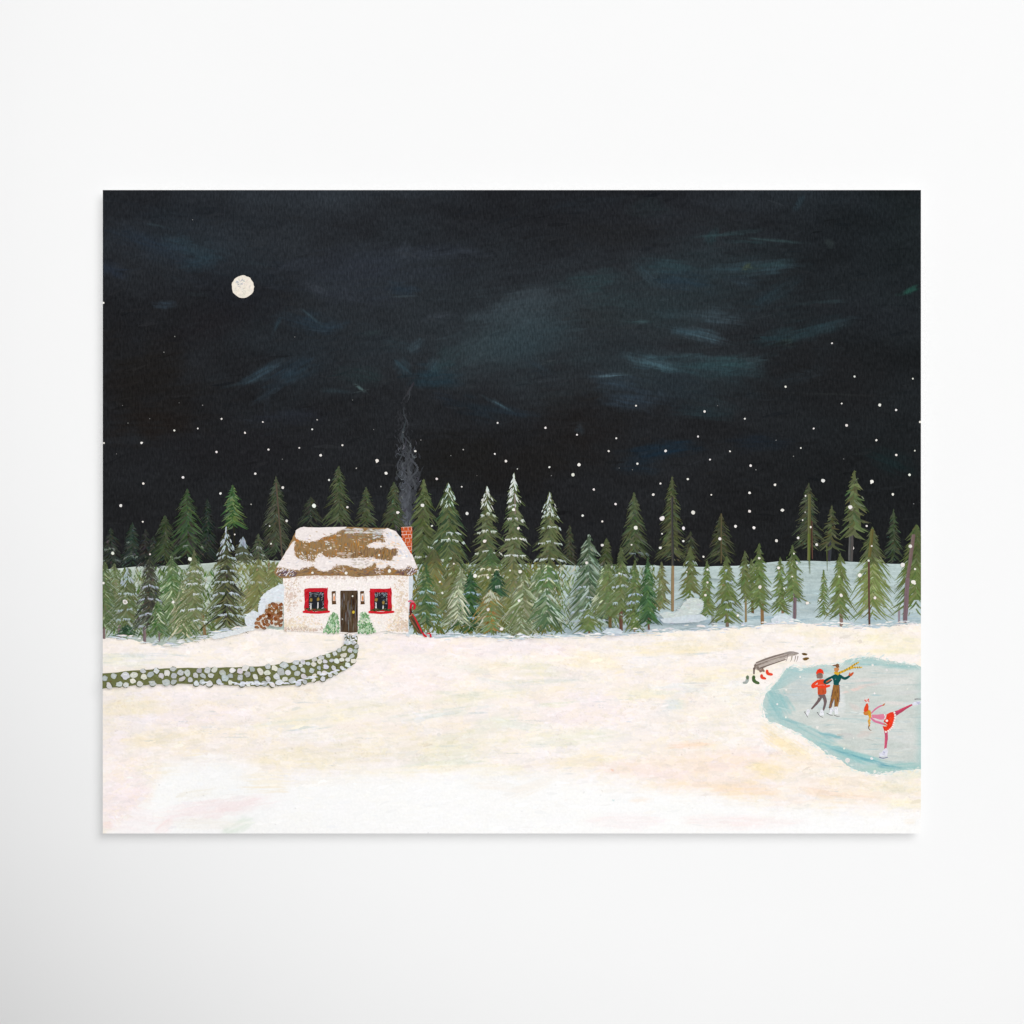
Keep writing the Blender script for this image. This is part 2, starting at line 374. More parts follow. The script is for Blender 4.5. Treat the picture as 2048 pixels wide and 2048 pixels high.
# ---- pale snowy hill under the sky ----
def hill_paint(X, Y):
    n = fbm(X / 60, Y / 9, 3); n2 = fbm(X / 18, Y / 3, 8)
    t = np.clip((Y - 1128) / 130, 0, 1)
    col = np.array([180, 196, 194.]) * (1 - t[:, None]) + np.array([186, 202, 206.]) * t[:, None]
    lf = 1 - sst(520, 640, X); col = col * (1 - lf[:, None]) + np.array([186, 198, 188.]) * lf[:, None]
    col += ((n - .5) * 44)[:, None] + ((n2 - .5) * 26)[:, None]
    for q in [('D', 700, 1520, 900, 60, -2, (128, 152, 176), .7, .85), ('D', 600, 1480, 500, 50, -4, (150, 174, 196), .6, .8),
              ('C', 1500, 1600, 800, 50, 0, (112, 134, 152), .75, .8), ('C', 1800, 1560, 500, 60, 0, (128, 150, 166), .7, .8),
              ('D', 1400, 1480, 500, 40, 0, (150, 176, 186), .6, .85), ('D', 1250, 1100, 700, 130, 0, (196, 208, 206), .5, .7),
              ('E', 300, 1820, 700, 60, 2, (150, 178, 192), .6, .85), ('E', 1300, 1840, 700, 60, 2, (156, 186, 198), .6, .85),
              ('E', 700, 1560, 300, 200, 0, (174, 194, 196), .5, .6), ('E', 1700, 1830, 300, 70, 0, (168, 192, 206), .6, .8),
              ('A', 700, 1640, 600, 60, -4, (150, 166, 180), .6, .8), ('E', 900, 1260, 900, 60, 0, (196, 210, 214), .5, .8)]:
        ox, oy, k = FR[q[0]]
        patch(col, X, Y, ox + q[1] * k, oy + q[2] * k, q[3] * k, q[4] * k, q[5], q[6], q[7], q[8], int(q[1]) % 97)
    g = TAB[(X / 2.1).astype(int) & 255, (Y / 2.1).astype(int) & 255] - .5
    col += (g * 12)[:, None]
    edge = np.exp(-((Y - horizon(X)) / 2.2) ** 2); col += (edge * 18)[:, None]
    return np.clip(col, 30, 252)
xs = np.linspace(X0 + .1, X1 - .1, 780)
hz = horizon(xs) + 1.5 * (vnoise(xs / 22, xs * 0, 3) - .5); gd = ground(xs)
rows = hz[:, None] + (gd[:, None] + 8 - hz[:, None]) * np.linspace(0, 1, 86)[None, :]
grid_part('snowy_hill', xs, rows, hill_paint, M_HILL, 2)

# ---- snow field ----
def snow_paint(X, Y):
    wy = Y + 30 * (fbm(X / 160, Y / 90, 33) - .5); wxx = X + 40 * (fbm(X / 120, Y / 70, 44) - .5)
    n = fbm(wxx / 120, wy / 34, 4); n2 = fbm(wxx / 40, wy / 12, 9); n3 = fbm(X / 9, Y / 5, 19, 3)
    base = np.array([252, 240, 232.])
    col = np.repeat(base[None, :], len(X), 0)
    col += ((n - .5) * 14)[:, None] * np.array([.2, .7, 1.6]) + ((n2 - .5) * 8)[:, None] * np.array([.5, .8, 1.2])
    pink = (254, 238, 236); cream = (252, 236, 206); sand = (238, 226, 200); sage = (226, 226, 204); white = (255, 254, 253)
    blue = (206, 216, 220); peach = (252, 226, 204); rose = (250, 228, 228)
    L = [('J', 500, 120, 900, 120, -2, (252, 240, 232), .8, .3), ('J', 800, 120, 500, 110, -6, (255, 241, 234), .8, .2),
         ('J', 200, 190, 340, 90, 3, (246, 240, 218), .8, .7), ('J', 220, 175, 380, 40, 2, (208, 216, 216), .5, .95),
         ('J', 330, 160, 300, 16, 3, (186, 202, 210), .6, .9), ('J', 140, 205, 220, 22, 3, (200, 212, 208), .6, .9),
         ('J', 480, 95, 400, 30, -12, (253, 236, 200), .6, .6), ('J', 1600, 120, 800, 140, 2, pink, .9, .2),
         ('J', 1450, 260, 520, 190, 10, pink, .9, .3), ('J', 1250, 330, 400, 120, -5, (250, 240, 232), .8, .4),
         ('J', 400, 340, 760, 90, 2, (253, 240, 236), .9, .3), ('J', 900, 330, 700, 80, -6, (251, 238, 226), .8, .4),
         ('J', 500, 440, 700, 120, -3, pink, .9, .3), ('J', 200, 400, 360, 90, -4, cream, .8, .5),
         ('J', 380, 540, 700, 90, -6, cream, .8, .5), ('J', 230, 560, 240, 50, 5, (253, 234, 200), .8, .4),
         ('J', 1150, 430, 800, 110, -8, (248, 238, 214), .8, .5), ('J', 900, 480, 420, 50, -6, (224, 226, 220), .6, .9),
         ('J', 1100, 530, 620, 60, -5, (236, 230, 212), .7, .8), ('J', 1000, 500, 260, 18, -6, (190, 204, 208), .6, .9),
         ('J', 1600, 430, 560, 50, -8, (224, 226, 216), .8, .8), ('J', 1650, 440, 400, 24, -6, (200, 212, 212), .6, .95),
         ('J', 1280, 600, 1000, 130, -4, (242, 230, 206), .85, .6), ('J', 1000, 650, 700, 110, 4, (250, 236, 210), .8, .5),
         ('J', 1620, 650, 420, 110, -8, sage, .85, .5), ('J', 1750, 560, 420, 120, -4, (234, 230, 212), .8, .5),
         ('J', 1850, 480, 300, 90, -14, (232, 232, 214), .7, .6), ('J', 1800, 350, 500, 60, -8, (240, 234, 214), .8, .6),
         ('J', 1700, 340, 260, 40, 0, (214, 216, 196), .6, .8), ('J', 1850, 215, 320, 50, 2, cream, .8, .5),
         ('J', 1760, 225, 180, 40, 6, (228, 230, 212), .6, .7), ('J', 1880, 270, 240, 60, 10, (224, 228, 222), .5, .95),
         ('J', 1300, 560, 300, 80, 10, (252, 240, 230), .8, .4), ('J', 1850, 560, 260, 90, -40, (250, 240, 230), .8, .4),
         ('J', 1500, 690, 700, 46, -3, (253, 236, 204), .8, .5), ('J', 1850, 690, 300, 70, 0, (250, 238, 208), .8, .5),
         ('J', 100, 600, 200, 260, 0, (254, 240, 238), .8, .3), ('J', 180, 720, 260, 200, -40, (250, 232, 230), .8, .3),
         ('J', 130, 860, 260, 260, 0, (254, 236, 236), .85, .3), ('J', 230, 820, 180, 120, -40, rose, .7, .4),
         ('K', 250, 70, 700, 110, -1, (253, 241, 232), .8, .3), ('K', 150, 130, 500, 100, 2, pink, .8, .3),
         ('K', 900, 60, 900, 60, -3, (253, 240, 222), .8, .4), ('K', 1500, 60, 500, 60, 2, (250, 236, 206), .8, .5),
         ('K', 800, 130, 600, 80, -2, (251, 234, 200), .8, .5), ('K', 380, 190, 360, 100, 8, cream, .85, .4),
         ('K', 120, 230, 320, 70, 2, (236, 230, 206), .8, .6), ('K', 200, 280, 420, 36, -3, (214, 218, 206), .6, .9),
         ('K', 740, 165, 420, 14, -4, (176, 190, 196), .6, .95), ('K', 1330, 105, 220, 10, 2, (170, 184, 190), .6, .95),
         ('K', 1000, 250, 460, 90, -4, (253, 238, 206), .8, .5), ('K', 700, 240, 500, 70, 0, (254, 240, 228), .7, .4),
         ('K', 1760, 110, 460, 110, 3, (248, 238, 206), .85, .5), ('K', 1500, 120, 420, 60, 0, (252, 242, 230), .8, .4),
         ('K', 300, 410, 640, 200, -3, pink, .9, .3), ('K', 230, 385, 300, 40, -4, (234, 234, 212), .7, .8),
         ('K', 60, 480, 300, 60, 8, (232, 234, 220), .7, .7), ('K', 280, 540, 560, 100, -4, (240, 236, 214), .85, .5),
         ('K', 200, 575, 320, 24, -3, (208, 216, 210), .5, .95), ('K', 600, 340, 300, 70, 0, (250, 240, 212), .8, .5),
         ('K', 760, 400, 120, 110, 0, (224, 232, 230), .7, .7), ('K', 760, 320, 520, 60, -2, (232, 236, 230), .5, .8),
         ('K', 1050, 330, 320, 160, -10, (250, 244, 234), .8, .4), ('K', 900, 500, 520, 200, 0, (252, 240, 228), .8, .3),
         ('K', 330, 650, 420, 80, -4, (252, 236, 208), .8, .5), ('K', 840, 575, 240, 40, -4, (252, 216, 190), .8, .5),
         ('K', 900, 700, 800, 220, 0, (252, 230, 214), .75, .3), ('K', 620, 690, 520, 90, 6, (253, 230, 222), .8, .4),
         ('K', 1000, 650, 500, 120, -6, (252, 226, 214), .7, .4), ('K', 1270, 570, 280, 90, 35, (253, 228, 180), .85, .4),
         ('K', 1190, 690, 220, 90, 10, (253, 230, 184), .85, .4), ('K', 1420, 700, 520, 130, 14, (252, 234, 218), .8, .4),
         ('K', 950, 780, 700, 80, 0, (252, 224, 196), .75, .5), ('K', 1080, 790, 400, 60, 2, (253, 222, 190), .75, .5),
         ('K', 1060, 840, 260, 60, 4, (252, 224, 190), .8, .5), ('K', 1520, 800, 520, 60, 7, (253, 220, 196), .75, .6),
         ('K', 1640, 770, 460, 100, 8, (250, 230, 206), .75, .5), ('K', 1780, 760, 300, 110, 0, (240, 232, 208), .8, .5),
         ('K', 1800, 845, 300, 60, 5, (250, 238, 196), .85, .5), ('K', 1600, 690, 600, 60, -4, (248, 240, 228), .8, .4),
         ('K', 1850, 710, 260, 50, -4, (236, 234, 214), .8, .5), ('K', 1400, 840, 500, 50, 2, (253, 226, 200), .7, .6),
         ('K', 1250, 480, 300, 130, 30, (252, 243, 234), .7, .4)]
    # the bare white paper along the bottom
    b = curve([(X0, 1680), (300, 1600), (330, 1535), (420, 1522), (500, 1540), (560, 1570), (640, 1556), (800, 1548), (1000, 1550),
               (1150, 1560), (1350, 1590), (1500, 1612), (1650, 1622), (X1, 1628)])
    wb = sst(-34, 24, Y - b(X) + 26 * (fbm(X / 50, Y / 14, 61) - .5) + 14 * (vnoise(X / 60, Y / 2.5, 66) - .5))
    for i, q in enumerate(L):
        ox, oy, k = FR[q[0]]
        patch(col, X, Y, ox + q[1] * k, oy + q[2] * k, q[3] * k, q[4] * k, q[5], q[6], q[7], q[8], i * 3 + 1)
    col = col * (1 - wb[:, None]) + np.array(white) * wb[:, None]
    for i, q in enumerate([('J', 820, 730, 260, 130, 0, (253, 242, 220), .75, .95), ('J', 800, 780, 240, 40, 0, (250, 232, 200), .7, .9),
              ('J', 300, 690, 260, 90, 0, (253, 240, 216), .7, .9), ('J', 480, 610, 180, 50, -3, (252, 236, 204), .7, .95),
              ('J', 560, 870, 600, 110, -8, (253, 236, 236), .8, .5), ('J', 680, 850, 300, 60, -14, (250, 228, 228), .7, .6),
              ('J', 480, 800, 200, 50, -8, (246, 240, 226), .7, .6), ('J', 680, 950, 180, 70, -25, (226, 236, 222), .8, .5),
              ('J', 520, 940, 380, 60, 0, (250, 244, 236), .7, .5), ('J', 180, 900, 260, 200, 10, (252, 234, 234), .6, .4),
              ('J', 340, 950, 120, 70, -40, (252, 224, 222), .7, .5), ('J', 80, 940, 60, 50, 0, (250, 222, 220), .7, .4),
              ('J', 1850, 760, 240, 60, 4, (250, 240, 228), .6, .6), ('K', 100, 770, 300, 60, -20, (250, 240, 228), .6, .6),
              ('K', 520, 930, 380, 90, 0, (253, 238, 238), .7, .5), ('K', 1060, 930, 600, 90, 0, (253, 236, 234), .8, .5),
              ('K', 600, 830, 120, 30, 0, (253, 230, 208), .6, .6), ('K', 470, 690, 20, 14, 30, (250, 196, 168), .9, .2),
              ('K', 475, 828, 14, 14, 40, (190, 216, 216), .8, .2), ('K', 1840, 930, 60, 40, 0, (254, 240, 220), .6, .5)]):
        ox, oy, k = FR[q[0]]
        patch(col, X, Y, ox + q[1] * k, oy + q[2] * k, q[3] * k, q[4] * k, q[5], q[6], q[7], q[8], i * 7 + 2)
    col += ((n3 - .5) * 5)[:, None]
    # thin dry scratches of blue-grey in the hollows of the weave
    sc = vnoise(X / 60, Y / 2.2, 70); zone = fbm(X / 90, Y / 30, 80)
    m = sst(.86, .98, sc) * sst(.5, .62, zone) * (1 - wb) * .55
    col = col * (1 - m[:, None]) + np.array([178, 190, 196.]) * m[:, None]
    g = TAB[(X / 2.3).astype(int) & 255, (Y / 2.3).astype(int) & 255] - .5
    col += (g * 4.5)[:, None]
    for i, (th, sx, sy, dl) in enumerate([(.47, 70, 26, (2, 1, -4)), (.53, 46, 18, (-5, -4, -3)), (.5, 90, 30, (3, 3, 6)), (.56, 30, 14, (4, 5, 7)), (.55, 36, 16, (1, 0, -6)), (.58, 22, 10, (-7, -5, -5))]):
        q = fbm(X / sx + .25 * vnoise(X / 9, Y / 5, 200 + i), Y / sy + .3 * vnoise(X / 12, Y / 4, 220 + i), 180 + i * 7, 5)
        mk = sst(th, th + .018, q) * (1 - sst(th + .05, th + .12, q) * .7) * (1 - .8 * wb)
        col = col + mk[:, None] * np.array(dl) * 1.35
    rg = np.abs(fbm(X / 26, Y / 15, 120, 3) - .5); zr = sst(.45, .6, fbm(X / 130, Y / 70, 130))
    line = (1 - sst(.004, .022, rg)) * zr * (1 - .6 * wb)
    col = col + (257 - col) * .23
    col += (line * 6)[:, None]
    rg2 = np.abs(fbm(X / 15 + 9, Y / 11, 140, 3) - .5); ln2 = (1 - sst(.003, .016, rg2)) * sst(.5, .62, fbm(X / 100, Y / 60, 150)) * (1 - .5 * wb)
    col -= (ln2 * 13)[:, None] * np.array([.8, 1, 1])
    spk = (TAB[(X / 3.1).astype(int) & 255, (Y / 2.9 + 17).astype(int) & 255] > .9985) * sst(.42, .55, fbm(X / 90, Y / 60, 160))
    col -= (spk * 18)[:, None]
    ll = sst(470, 230, X) * sst(1440, 1560, Y); col += (ll * 9)[:, None]  # lower-left snow colour lightened to make up for the front spot's falloff
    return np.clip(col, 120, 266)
xs = np.linspace(X0 + .1, X1 - .1, 980)
gd = ground(xs) + 5 * (fbm(xs / 14, xs * 0, 5) - .5) + 2 * (vnoise(xs / 3, xs * 0, 8) - .5)
rows = gd[:, None] + (Y1 - .1 - gd[:, None]) * np.linspace(0, 1, 270)[None, :]
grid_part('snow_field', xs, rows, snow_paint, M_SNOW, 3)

# ---- frozen pond ----
POND = P('G', [(262, 655), (300, 560), (350, 500), (420, 430), (450, 380), (500, 320), (560, 298), (660, 322), (740, 305), (800, 290),
               (950, 286), (1040, 272), (1060, 242), (1130, 225), (1200, 212), (1330, 210), (1450, 240), (1600, 268), (1700, 280), (1830, 312),
               (1830, 1298), (1600, 1312), (1450, 1335), (1340, 1345), (1200, 1322), (1090, 1265), (1040, 1222), (980, 1185), (880, 1150),
               (820, 1100), (770, 1060), (640, 962), (560, 925), (480, 892), (400, 850), (330, 842), (290, 765)])
def sdf(X, Y, poly):
    p = np.array(poly); q = np.roll(p, -1, 0); d = np.full(len(X), 1e9); ins = np.zeros(len(X), bool)
    for a, b in zip(p, q):
        e = b - a; wx_, wy_ = X - a[0], Y - a[1]
        t = np.clip((wx_ * e[0] + wy_ * e[1]) / (e @ e), 0, 1)
        d = np.minimum(d, (wx_ - t * e[0]) ** 2 + (wy_ - t * e[1]) ** 2)
        c = ((a[1] > Y) != (b[1] > Y)) & (X < (b[0] - a[0]) * (Y - a[1]) / (b[1] - a[1] + 1e-12) + a[0])
        ins ^= c
    return np.where(ins, -np.sqrt(d), np.sqrt(d))
def pond_d(X, Y): return sdf(X, Y, POND) + 5 * (fbm(X / 14, Y / 10, 90) - .5)
def pond_paint(X, Y):
    d = pond_d(X, Y)
    n = fbm(X / 46, Y / 12, 14); n2 = fbm(X / 16, Y / 5, 17)
    col = np.repeat(np.array([[211, 216, 211.]]), len(X), 0)
    col += ((n - .5) * 26)[:, None] * np.array([1, .7, .7]) + ((n2 - .5) * 14)[:, None]
    rim = sst(-26, -4, d) * (1 - sst(1500, 1640, X) * (1 - sst(1430, 1460, Y)) * .5)
    col = col * (1 - .72 * rim[:, None]) + np.array([176, 206, 204.]) * .72 * rim[:, None]
    for i, q in enumerate([(430, 640, 320, 230, 60, (142, 192, 194), .85, .3), (380, 700, 160, 240, 0, (150, 196, 198), .6, .4),
                           (480, 420, 420, 160, -30, (164, 200, 200), .7, .4), (700, 340, 500, 70, 4, (160, 202, 204), .8, .4),
                           (1250, 260, 460, 110, 2, (168, 206, 204), .8, .4), (1600, 300, 500, 60, 4, (158, 198, 196), .75, .4),
                           (650, 400, 400, 120, 0, (182, 206, 208), .5, .5), (640, 560, 300, 260, 0, (196, 208, 210), .6, .4),
                           (520, 850, 460, 90, 24, (162, 200, 200), .75, .5), (760, 940, 500, 90, 26, (160, 198, 198), .75, .5),
                           (560, 840, 300, 30, 16, (132, 180, 186), .6, .8), (920, 970, 260, 50, 14, (126, 182, 190), .8, .7),
                           (1000, 1110, 560, 100, 22, (146, 196, 198), .85, .5), (1250, 1200, 620, 110, 14, (150, 200, 200), .85, .5),
                           (1100, 1150, 500, 30, 16, (96, 160, 174), .75, .7), (1350, 1225, 500, 34, 14, (104, 168, 182), .75, .7),
                           (1480, 1275, 260, 50, 8, (92, 158, 176), .85, .6), (1650, 1270, 420, 80, -4, (158, 200, 196), .8, .5),
                           (1400, 1300, 420, 80, 2, (176, 208, 198), .7, .4), (1150, 820, 700, 50, 4, (172, 202, 204), .6, .7),
                           (1400, 470, 520, 40, 2, (176, 200, 204), .6, .8), (1250, 430, 460, 46, -4, (232, 222, 218), .85, .6),
                           (1150, 530, 340, 40, -14, (236, 212, 204), .85, .7), (1300, 480, 300, 30, -8, (228, 210, 204), .6, .8),
                           (1540, 450, 480, 90, -4, (226, 226, 222), .75, .6), (1160, 700, 130, 60, 30, (230, 208, 202), .7, .5),
                           (1560, 660, 420, 50, 4, (232, 224, 220), .75, .7), (1620, 700, 340, 26, 2, (182, 208, 212), .6, .8),
                           (1080, 970, 160, 70, 5, (202, 200, 198), .7, .4), (1250, 960, 180, 80, -20, (224, 208, 202), .7, .5),
                           (1600, 980, 420, 170, 0, (220, 222, 220), .7, .5), (1650, 1090, 320, 60, -4, (214, 214, 212), .6, .6),
                           (1000, 1060, 300, 50, 8, (218, 222, 208), .6, .7), (1020, 640, 90, 360, 0, (228, 231, 231), .7, .4),
                           (830, 700, 300, 160, 0, (200, 214, 216), .5, .5), (1650, 560, 360, 50, -6, (216, 216, 216), .6, .7),
                           (560, 310, 200, 60, 20, (200, 218, 218), .5, .5)]):
        ox, oy, k = FR['G']
        patch(col, X, Y, ox + q[0] * k, oy + q[1] * k, q[2] * k, q[3] * k, q[4], q[5], q[6], q[7], i * 11 + 4)
    sc = vnoise(X / 50, Y / 1.8, 71); m = sst(.84, .98, sc) * .3
    col = col * (1 - m[:, None]) + np.array([120, 170, 180.]) * m[:, None]
    g = TAB[(X / 1.9).astype(int) & 255, (Y / 1.9).astype(int) & 255] - .5
    col += (g * 8)[:, None]
    return np.clip(col, 40, 250)
xs = np.arange(1518, X1 - .1, 1.1); xs = np.append(xs, X1 - .1)
rows = np.repeat(np.arange(1308, 1556, 1.1)[None, :], len(xs), 0)
grid_part('frozen_pond', xs, rows, pond_paint, M_ICE, 4, keep=lambda X, Y: pond_d(X, Y) < 0)
print('areas done')

def brushwork(name, fn, mat_, n, y0f, y1f, l0, l1, w0, w1, dl, ang, keep=None):
    # visible brush marks, each close to the colour of the paint it lies in
    xx = RNG.uniform(X0 + 6, X1 - 6, n); yy = np.array([random.uniform(y0f(x), y1f(x)) for x in xx])
    cc = fn(xx.copy(), yy.copy()); s = Paint()
    for x, y, c in zip(xx, yy, cc):
        if keep is not None and not keep(x, y): continue
        a = math.radians(random.gauss(ang, 9)); l = random.uniform(l0, l1); bw = random.uniform(w0, w1)
        d = random.gauss(0, dl); h_ = random.gauss(0, dl * .3)
        col = (c[0] + d + h_, c[1] + d, c[2] + d - h_)
        ddx, ddy = math.cos(a) * l / 2, math.sin(a) * l / 2
        s.stroke([(x - ddx, y - ddy), (x, y + random.uniform(-.06, .06) * l), (x + ddx, y + ddy)], bw * .3, tuple(min(262, max(6, q)) for q in col), .3, bw * .7, n=8, rough=.4)
    o = s.build(name, ROOT, mat_); o['kind'] = 'stuff'
brushwork('sky_brush_marks', sky_paint, M_SKY, 650, lambda x: Y0 + 8, lambda x: horizon(x) - 12, 14, 60, 2, 8, 1.3, -6)
brushwork('hill_brush_marks', hill_paint, M_HILL, 900, lambda x: horizon(x) + 3, lambda x: ground(x) - 2, 10, 50, 1, 3, 9, 0)
pond_in = lambda x, y: x < 1500 or pond_d(np.array([x]), np.array([y]))[0] > 26
brushwork('snow_brush_marks', snow_paint, M_SNOW, 1100, lambda x: ground(x) + 6, lambda x: Y1 - 8, 6, 30, 2.5, 9, 2.3, -5, pond_in)
brushwork('ice_brush_marks', pond_paint, M_ICE, 900, lambda x: 1312, lambda x: 1550, 10, 44, 1.2, 5, 7, 2, lambda x, y: x > 1515 and pond_d(np.array([x]), np.array([y]))[0] < -14)

s = Paint()
pp = np.array(POND + POND[:1])
for i in range(len(pp) - 1):
    ln = np.hypot(*(pp[i + 1] - pp[i]))
    for j in range(int(ln / 2.2)):
        t = random.random(); x, y = pp[i] + (pp[i + 1] - pp[i]) * t; x += random.gauss(0, 4); y += random.gauss(0, 2.6)
        if x > X1 - 4: continue
        a = math.atan2(*(pp[i + 1] - pp[i])[::-1]) + random.gauss(0, .35); l = random.uniform(2, 7)
        out = pond_d(np.array([x]), np.array([y]))[0] > 0
        c = random.choice([(236, 240, 234), (226, 236, 232), (246, 241, 232)]) if out else random.choice([(176, 208, 206), (190, 214, 210), (204, 220, 216), (222, 230, 226)])
        s.stroke([(x - l * math.cos(a), y - l * math.sin(a)), (x, y), (x + l * math.cos(a), y + l * math.sin(a))], .4, jit(c, 4), .3, random.uniform(1, 3.2), n=5, rough=.4)
s.build('pond_rim', ROOT, M_ICE)

# ---------------------------------------------------------------- moon and smoke
m = Paint(); mx, my = P('H', [(703, 491)])[0]
m.blob(mx, my, 22.3, 22.6, (242, 233, 219), irr=.035, n=36)
for i in range(70):
    a = random.uniform(0, 6.28); r = 19 * math.sqrt(random.random()); x = mx + r * math.cos(a); y = my + r * math.sin(a)
    b = random.uniform(0, 3.14); l = random.uniform(2, 5)
    m.stroke([(x - l * math.cos(b), y - l * math.sin(b)), (x + l * math.cos(b), y + l * math.sin(b))], .6, jit((236, 228, 216), 7), .3, 1.2)
for i in range(16):
    x = mx - 6 + random.gauss(0, 5); y = my - 8 + random.gauss(0, 4); b = random.choice([-.9, .5, -.7])
    m.stroke([(x - 3 * math.cos(b), y - 3 * math.sin(b)), (x + 3 * math.cos(b), y + 3 * math.sin(b))], .4, jit((186, 190, 198), 8), .3, .9)
m.build('moon', ROOT)

def smoke():
    s = Paint()
    cx = curve([(1080 - 0, 0)])
    path = sorted([(y, x, wd) for (x, y), wd in zip(P('B', [(1378, 665), (1385, 560), (1395, 420), (1400, 300), (1402, 200), (1398, 100), (1385, 0)]) +
                  P('H', [(1455, 1230), (1440, 1150), (1440, 1080), (1440, 1030), (1460, 990), (1470, 960), (1490, 925)]),
                  [20, 28, 38, 47, 50, 46, 43, 37, 29, 24, 20, 12, 7, 4])])
    ys = [p[0] for p in path]; xx = [p[1] for p in path]; ww = [p[2] for p in path]
    y0, y1 = ys[0], ys[-1]
    skyc = (34, 35, 38)
    for i in range(620):
        t = random.random() ** .55
        y = y0 + (y1 - y0) * t
        cxx = np.interp(y, ys, xx); wd = np.interp(y, ys, ww)
        u = max(-.55, min(.55, random.gauss(-.06, .27)))
        x = cxx + u * wd
        dens = max(0, t - .08) ** .9 * (1 - .75 * abs(u) ** 1.2)
        if t < .55 and random.random() < .45: continue
        side = 1.05 if u < .05 else .7
        c = mix(skyc, (106, 111, 118), min(1, max(.16, dens * side * random.uniform(.55, 1.05))))
        L = random.uniform(8, 22) * (.5 + .5 * t); r = random.uniform(2.4, 6.5) * (.35 + .65 * dens)
        a = random.uniform(-.6, .6); cv = random.uniform(-3, 3)
        s.stroke([(x - math.sin(a) * L / 2, y - math.cos(a) * L / 2), (x + cv, y), (x + math.sin(a) * L / 2, y + math.cos(a) * L / 2)], .3, c, .3, r, n=8, rough=.35)
    for k in range(15):    # drifting strands of thin paint
        ta = random.uniform(.0, .8); tb = min(1, ta + random.uniform(.1, .3)); ph = random.uniform(0, 6.28); u = random.uniform(-.42, .36); fq = random.uniform(8, 16)
        pts = []
        for j in range(9):
            t = ta + (tb - ta) * j / 8; y = y0 + (y1 - y0) * t
            pts.append((np.interp(y, ys, xx) + (u + .16 * math.sin(ph + t * fq * 3)) * np.interp(y, ys, ww), y))
        cA = mix(skyc, (112, 117, 123), .2 + .45 * ta); cB = mix(skyc, (112, 117, 123), .2 + .45 * tb)
        s.stroke(pts, .4, jit(cA, 4), .4, random.uniform(1.4, 4.2), n=40, col2=cB, rough=.5)
    for i in range(46):    # lighter wisps along the edges of the plume
        t = random.uniform(.42, 1) ; y = y0 + (y1 - y0) * t
        cxx = np.interp(y, ys, xx); wd = np.interp(y, ys, ww); sd = random.choice([-1, -1, -1, 1])
        x = cxx + sd * wd * random.uniform(.2, .5); r = random.uniform(2.5, 6); a0 = random.uniform(0, 6.28); d_ = random.choice((-1, 1))
        pts = [(x + r * math.cos(a0 + d_ * k * .8), y + r * 1.5 * math.sin(a0 + d_ * k * .8)) for k in range(random.choice((3, 3, 4)))]
        s.stroke(pts, .4, jit(mix((116, 121, 128), skyc, random.uniform(.1, .6)), 6), .3, random.uniform(.7, 1.5), rough=.3)
    s.build('smoke', ROOT, label='thin grey smoke rising from the chimney')
smoke()

# ---------------------------------------------------------------- trees
OL = [(96, 112, 60), (88, 104, 56), (106, 120, 66)]
OLD = [(72, 82, 48), (64, 74, 44), (80, 90, 54)]
DK = [(58, 64, 44), (50, 56, 40), (66, 72, 48)]
GRN = [(60, 98, 52), (72, 112, 58), (84, 108, 58)]
TEAL = [(58, 88, 62), (70, 102, 72), (92, 118, 84)]
DGR = [(46, 80, 50), (56, 92, 56), (40, 70, 46)]
GRY = [(120, 130, 92), (104, 118, 76), (134, 144, 108)]
YEL = [(118, 124, 66), (108, 116, 62), (128, 130, 72)]
CHA = [(66, 70, 56), (56, 60, 48), (80, 86, 62)]
GHOST = [(44, 54, 44), (50, 56, 46), (40, 46, 42)]
RTG = [(98, 120, 58), (90, 112, 54), (108, 128, 66)]
SNW = (214, 220, 224); SNB = (178, 194, 206); SNG = (160, 178, 170)
BRN = (112, 88, 72); TAN = (136, 114, 80); MAU = (122, 104, 106); GRT = (84, 84, 86)
TREE_LABEL = {}
PW = .62; BODY = .38
